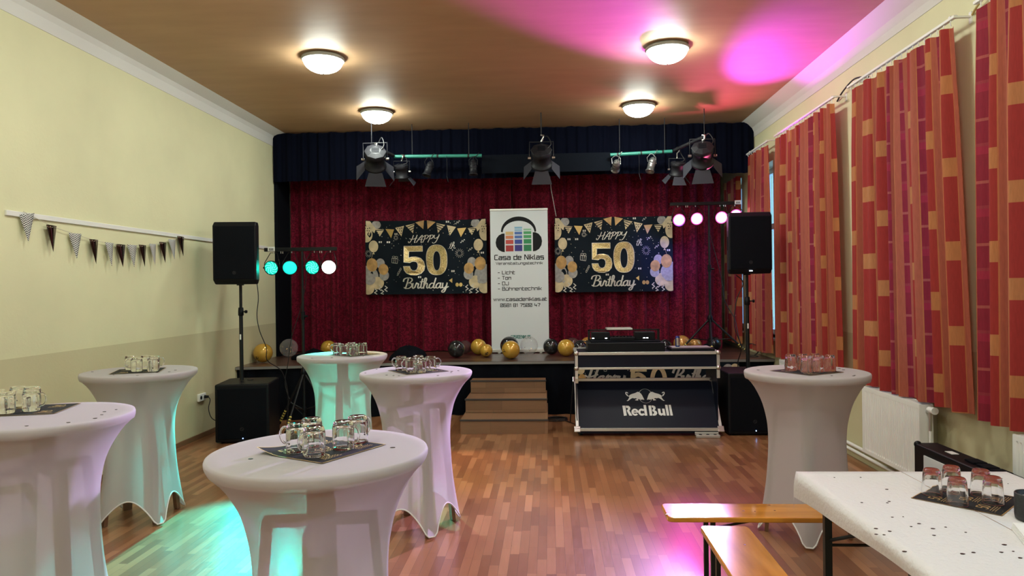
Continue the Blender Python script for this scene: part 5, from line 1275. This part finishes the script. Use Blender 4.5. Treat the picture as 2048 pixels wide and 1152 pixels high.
balloon(.43, 10.10, .100, K, 'black balloon partly hidden behind the left end of the gear case')
balloon(.56, 10.52, .111, CO, 'copper gold balloon behind the left end of the gear case')
balloon(1.655, 10.3, .100, K, 'dark balloon just right of the gear case frame')
balloon(1.90, 10.32, .125, CO, 'copper gold balloon behind the drinks can on the booth')
balloon(2.125, 10.52, .096, CO, 'small copper gold balloon right of the drinks can')
balloon(2.42, 10.60, .104, K, 'black balloon behind the tripod of the pink light stand')
balloon(-3.885, 9.42, .127, G, 'gold balloon printed with 50 at the far left stage corner', num=(-.09, -.075))
balloon(-3.80, 10.15, .130, C_, 'clear balloon with gold foil flecks at the left stage wall', flecks=55)
balloon(-3.229, 10.2, .115, G, 'gold balloon half hidden behind the teal-lit rear bar table mugs')
def bag(cx, cy, sx, sy, h, lab, seed):
    rn = random.Random(seed); m = M(); n, r_ = 24, 9; vs = []
    ph = [rn.uniform(0, 6) for _ in range(4)]
    for j in range(r_+1):
        t = j/r_; rr = (1-t**2.2)**.5 if t < 1 else .02
        for i in range(n):
            a = 2*PI*i/n; q = rr*(1+.12*math.sin(3*a+ph[0]+t*2)+.07*math.sin(7*a+ph[1]))
            vs.append((cx+sx*q*math.cos(a), cy+sy*q*math.sin(a), ZS+.001+h*t*(1+.25*math.sin(2*a+ph[2])*t)))
    m.add(vs, [(j*n+i, j*n+(i+1) % n, (j+1)*n+(i+1) % n, (j+1)*n+i) for j in range(r_) for i in range(n)]+[[r_*n+i for i in range(n)], list(range(n))[::-1]], 0, True)
    tag(build('cloth_bag', m, MT['black_cloth']), lab, 'bag')
bag(-1.93, 9.55, .24, .13, .17, 'crumpled black cloth bag lying on the stage right of the teal-lit table', 2)
bag(-3.30, 9.75, .28, .12, .13, 'flat black bag on the stage behind the teal-lit table', 5)
bag(2.275, 10.44, .09, .08, .10, 'small black bundle beneath the pink light stand tripod', 8)

# ================================================================== DJ BOOTH
bo = thing('dj_booth', 'flight-case booth with aluminium edges and slanted logo panel before the stage', 'booth', (1.09, 8.4, 0))
BX0, BX1 = .285, 1.885
def rail(p, q, w_=.017): 
    p = Vector(p); q = Vector(q); d = (q-p).normalized()
    a = Vector((0, 0, 1)) if abs(d.z) < .5 else Vector((0, -1, 0)); b = d.cross(a).normalized(); a = b.cross(d).normalized()
    m = M(); pts = [p+a*w_+b*w_, p-a*w_+b*w_, p-a*w_-b*w_, p+a*w_-b*w_]; m.hexa(pts, [v+(q-p) for v in pts]); return m
FY, RY = 8.02, 8.62
zt, zl = .945, .775
for nm, p, q in (('top_rail', (BX0, FY, zt-.015), (BX1, FY, zt-.015)), ('lower_rail', (BX0, FY, zl-.012), (BX1, FY, zl-.012)), ('post', (BX0+.012, FY, .648), (BX0+.012, FY, zt)), ('post', (BX1-.012, FY, .648), (BX1-.012, FY, zt)),
                 ('side_rail', (BX0+.012, FY, zt-.012), (BX0+.012, RY, zt-.012)), ('side_rail', (BX1-.012, FY, zt-.012), (BX1-.012, RY, zt-.012)), ('rear_rail', (BX0, RY, zt-.012), (BX1, RY, zt-.012))):
    build(nm, rail(p, q, .016 if nm != 'lower_rail' else .012), MT['alu'], bo, bevel=.002)
build('upper_panel', M().box(BX0+.01, BX1-.01, FY+.004, FY+.012, zl, zt-.02), MT['laminate'], bo)
build('tray', M().box(BX0+.01, BX1-.01, FY+.01, RY, .925, .937), MT['laminate'], bo)
for x_ in (BX0+.01, BX1-.018): build('side_panel', M().box(x_, x_+.008, FY+.03, RY, .03, .93), MT['laminate'], bo)
build('rear_panel', M().box(BX0+.01, BX1-.01, RY-.02, RY-.012, .06, .40), MT['laminate'], bo)
for x_ in (BX0+.012, BX1-.012):
    for zz in (zt-.012, zl-.010): build('ball_corner', M().sphere((x_, FY-.006, zz), .030, 14, 10, sz=.9), MT['steel'], bo)
# slanted front panel
A, B, C3, D3 = Vector((BX0+.012, 8.01, .075)), Vector((BX1+.005, 8.01, .075)), Vector((BX1-.005, 8.36, .590)), Vector((BX0+.012, 8.36, .590))
nrm = Vector((0, -(C3.z-B.z), (C3.y-B.y))).normalized()
fp = M(); fp.hexa([A+nrm*0, B, B-nrm*.01, A-nrm*.01], [D3, C3, C3-nrm*.01, D3-nrm*.01])
def fnl(u, v, l):   # u in metres from the panel middle, v from 0 (foot) to 1 (head)
    c = (A+B)/2; e = (C3+D3)/2; p = c+(e-c)*v; return Vector((1.095+u, p.y, p.z))+nrm*(.0012*l)
L2 = lambda px, py: ((px-937)*.001005, (1015-py)/560)
BULL = [(710, 603), (716, 598), (735, 602), (741, 612), (736, 618), (727, 609), (718, 612), (722, 622), (733, 628), (736, 640), (745, 645), (764, 630), (790, 620), (820, 612), (850, 598), (868, 602), (886, 618), (900, 642), (908, 664), (918, 684), (912, 691), (900, 682), (893, 690), (880, 684), (872, 690), (858, 678), (846, 684), (852, 693), (838, 697), (812, 692), (822, 684), (838, 680), (826, 670), (806, 672), (785, 668), (768, 676), (752, 688), (730, 703), (716, 700), (732, 690), (742, 674), (752, 654), (740, 650), (726, 645), (716, 632), (708, 618)]
m2 = fp
for s_ in (1, -1): m2.poly(fnl, [L2(p[0] if s_ == 1 else 1866-p[0], p[1]) for p in BULL], 1, 2)
m2.stroke(fnl, [L2(935+78*math.cos(2*PI*i/48), 645+80*math.sin(2*PI*i/48)) for i in range(48)], .0035, 1, 1, True)
# logotype: heavy stencil-cut letters
def seg(pts, w_=.031): m2.stroke(fnl, [L2(*p) for p in pts], w_, 1, 1)
w_ = .030
def pl(pts): m2.poly(fnl, [L2(*p) for p in pts], 1, 1)
pl([(664, 752), (697, 752), (706, 862), (674, 866)])                                     # R
pl([(702, 752), (735, 754), (752, 772), (752, 792), (738, 808), (768, 864), (735, 864), (712, 816), (712, 800), (724, 796), (724, 780), (704, 778)])
import itertools
def bowl(cx, cy, rx, ry, t0, t1, wd):
    n = 18; o = [(cx+rx*math.cos(t0+(t1-t0)*i/n), cy-ry*math.sin(t0+(t1-t0)*i/n)) for i in range(n+1)]
    i_ = [(cx+(rx-wd)*math.cos(t0+(t1-t0)*i/n), cy-(ry-wd*.9)*math.sin(t0+(t1-t0)*i/n)) for i in range(n+1)]
    for k in range(n): pl([o[k], o[k+1], i_[k+1], i_[k]])
bowl(801, 826, 40, 39, 0, 2*PI-.7, 22); pl([(775, 818), (838, 818), (838, 832), (775, 832)])       # e
bowl(878, 826, 40, 39, .62, 2*PI-.62, 24); pl([(903, 746), (931, 746), (937, 864), (909, 864)])      # d
pl([(958, 752), (988, 752), (993, 864), (963, 864)]); pl([(994, 752), (1018, 754), (1036, 768), (1036, 790), (1022, 804), (1044, 818), (1050, 840), (1036, 860), (1012, 865), (999, 865), (999, 846), (1012, 842), (1014, 824), (998, 816), (998, 800), (1008, 794), (1008, 778), (996, 774)])  # B
pl([(1060, 788), (1088, 788), (1090, 832), (1100, 842), (1112, 834), (1108, 788), (1135, 788), (1142, 864), (1116, 864), (1114, 856), (1092, 866), (1068, 854), (1062, 836)])  # u
pl([(1146, 746), (1174, 746), (1182, 864), (1154, 864)]); pl([(1186, 746), (1211, 746), (1222, 864), (1194, 864)])  # l l
build('slanted_panel', m2, [MT['laminate'], mat('white vinyl', (.80, .80, .80), .5)], bo)
for p, q in ((A, B), (D3, C3), (A, D3), (B, C3)):
    build('panel_edge', rail(p+nrm*.004, q+nrm*.004, .016), MT['alu'], bo, bevel=.002)
for p in (A, B, C3, D3): build('panel_corner', M().box(-.035, .035, -.004, .010, -.035, .035, 0, Matrix.Translation(p+nrm*.018) @ Matrix.Rotation(-.6, 4, 'X')), MT['steel'], bo, bevel=.006)
build('base_frame', M().box(BX0+.02, BX1-.01, 8.02, 8.08, .030, .055).box(BX0+.02, BX0+.06, 8.08, RY, .03, .055).box(BX1-.05, BX1-.01, 8.08, RY, .03, .055).box(BX0+.02, BX1-.01, RY-.03, RY, .03, .055), MT['laminate'], bo)
for x_ in (BX0+.06, BX1-.06):
    for y_ in (8.08, RY-.06): build('castor', M().cyl((x_-.012, y_, .018), (x_+.012, y_, .018), .018), MT['grille'], bo)
build('latch', M().box(BX0-.006, BX0+.03, 7.985, 8.0, .60, .66), MT['steel'], bo, bevel=.003)
build('hinge_plate', M().box(1.60, 1.86, 7.975, 7.995, .018, .052), MT['alu'], bo, bevel=.004)

# gear on the booth
gc = thing('gear_case', 'open black case of playback gear on the booth with small white lights', 'case', (.86, 8.3, .938))
build('case_base', M().box(.43, 1.30, 8.08, 8.52, .938, 1.045), MT['black_plastic'], gc, bevel=.008)
build('deck_plate', M().box(.47, 1.26, 8.14, 8.50, 1.045, 1.058), MT['grille'], gc)
for nm, b in (('frame_post', (.455, .48, 8.48, 8.51, 1.04, 1.17)), ('frame_post', (1.275, 1.30, 8.48, 8.51, 1.04, 1.17)), ('frame_bar', (.455, 1.30, 8.48, 8.51, 1.158, 1.172))): build(nm, M().box(*b), MT['black_metal'], gc)
build('player', M().box(.49, .70, 8.30, 8.47, 1.058, 1.15), MT['black_plastic'], gc, bevel=.006); build('player', M().box(.99, 1.22, 8.30, 8.47, 1.058, 1.15), MT['black_plastic'], gc, bevel=.006)
build('mixer', M().box(.70, .98, 8.22, 8.47, 1.058, 1.098), MT['black_plastic'], gc, bevel=.006)
for q in range(6): build('mixer_knob', M().cyl((.74+q*.04, 8.25, 1.098), (.74+q*.04, 8.25, 1.11), .009, n=12), MT['grille'], gc)
for x_ in (.505, .655, 1.095, 1.130): build('indicator', M().box(x_-.012, x_+.012, 8.296, 8.2995, 1.077, 1.086), MT['led_white'], gc)
lp = thing('laptop', 'thin silver laptop resting on top of the gear case frame', 'laptop', (.80, 8.49, 1.173))
build('base', M().box(.67, .97, 8.36, 8.60, 1.173, 1.184), MT['alu'], lp, bevel=.003)
build('lid', M().box(.67, .97, 8.36, 8.60, 1.185, 1.191), MT['alu'], lp, bevel=.002)
fb = thing('flat_controller', 'flat black device at the right end of the booth tray', 'controller', (1.62, 8.3, .938))
build('body', M().box(1.37, 1.86, 8.10, 8.44, .938, .972), MT['black_plastic'], fb, bevel=.006); build('top_plate', M().box(1.40, 1.84, 8.20, 8.43, .972, .976), MT['alu'], fb)
cn = thing('drinks_can', 'slim blue and silver drinks can standing on the flat device', 'can', (1.478, 8.30, .9765))
build('body', M().lathe([(0, .002), (.021, 0), (.026, .008), (.0265, .012), (.0265, .105), (.0225, .118), (.0225, .121), (.019, .118), (0, .118)], 28), [mat('blue can', (.03, .06, .30), .3, metal=.6)], cn, local=True)
for q in (0, 2): 
    m = M(); n = 7
    for k in range(n+1):
        a = q*PI/2-PI/4+PI/2*k/n-PI*.5; m.v += [(.0268*math.cos(a), .0268*math.sin(a), .014), (.0268*math.cos(a), .0268*math.sin(a), .103)]
    for k in range(n): m.f.append([2*k, 2*k+2, 2*k+3, 2*k+1]); m.m.append(0); m.sm.append(True)
    build('silver_panel', m, MT['steel'], cn, local=True)
for i, (pts, lab) in enumerate(([[(.46, 8.48, 1.02), (.36, 8.5, 1.04), (.30, 8.55, 1.0), (.33, 8.6, .96), (.31, 8.67, .8), (.26, 8.72, .3), (.24, 8.8, .01)], 'black cable looping over the left end of the booth'], [[(1.30, 8.45, 1.0), (1.36, 8.48, 1.04), (1.42, 8.50, .98), (1.34, 8.53, .955), (1.24, 8.56, .945)], 'tangled black cable between gear case and can'])):
    tag(build('gear_cable', M().tube(smooth_pts(pts, 6), .007, 6), MT['cable']), lab, 'cable')
ps = thing('power_strip', 'small pale power strip on the floor under the right end of the booth', 'power strip', (1.72, 7.93, 0))
build('body', M().box(1.60, 1.86, 7.90, 7.955, 0, .035), MT['alu'], ps, bevel=.006)
for q in range(3): build('outlet', M().cyl((1.65+.08*q, 7.927, .035), (1.65+.08*q, 7.927, .037), .018), MT['grille'], ps)
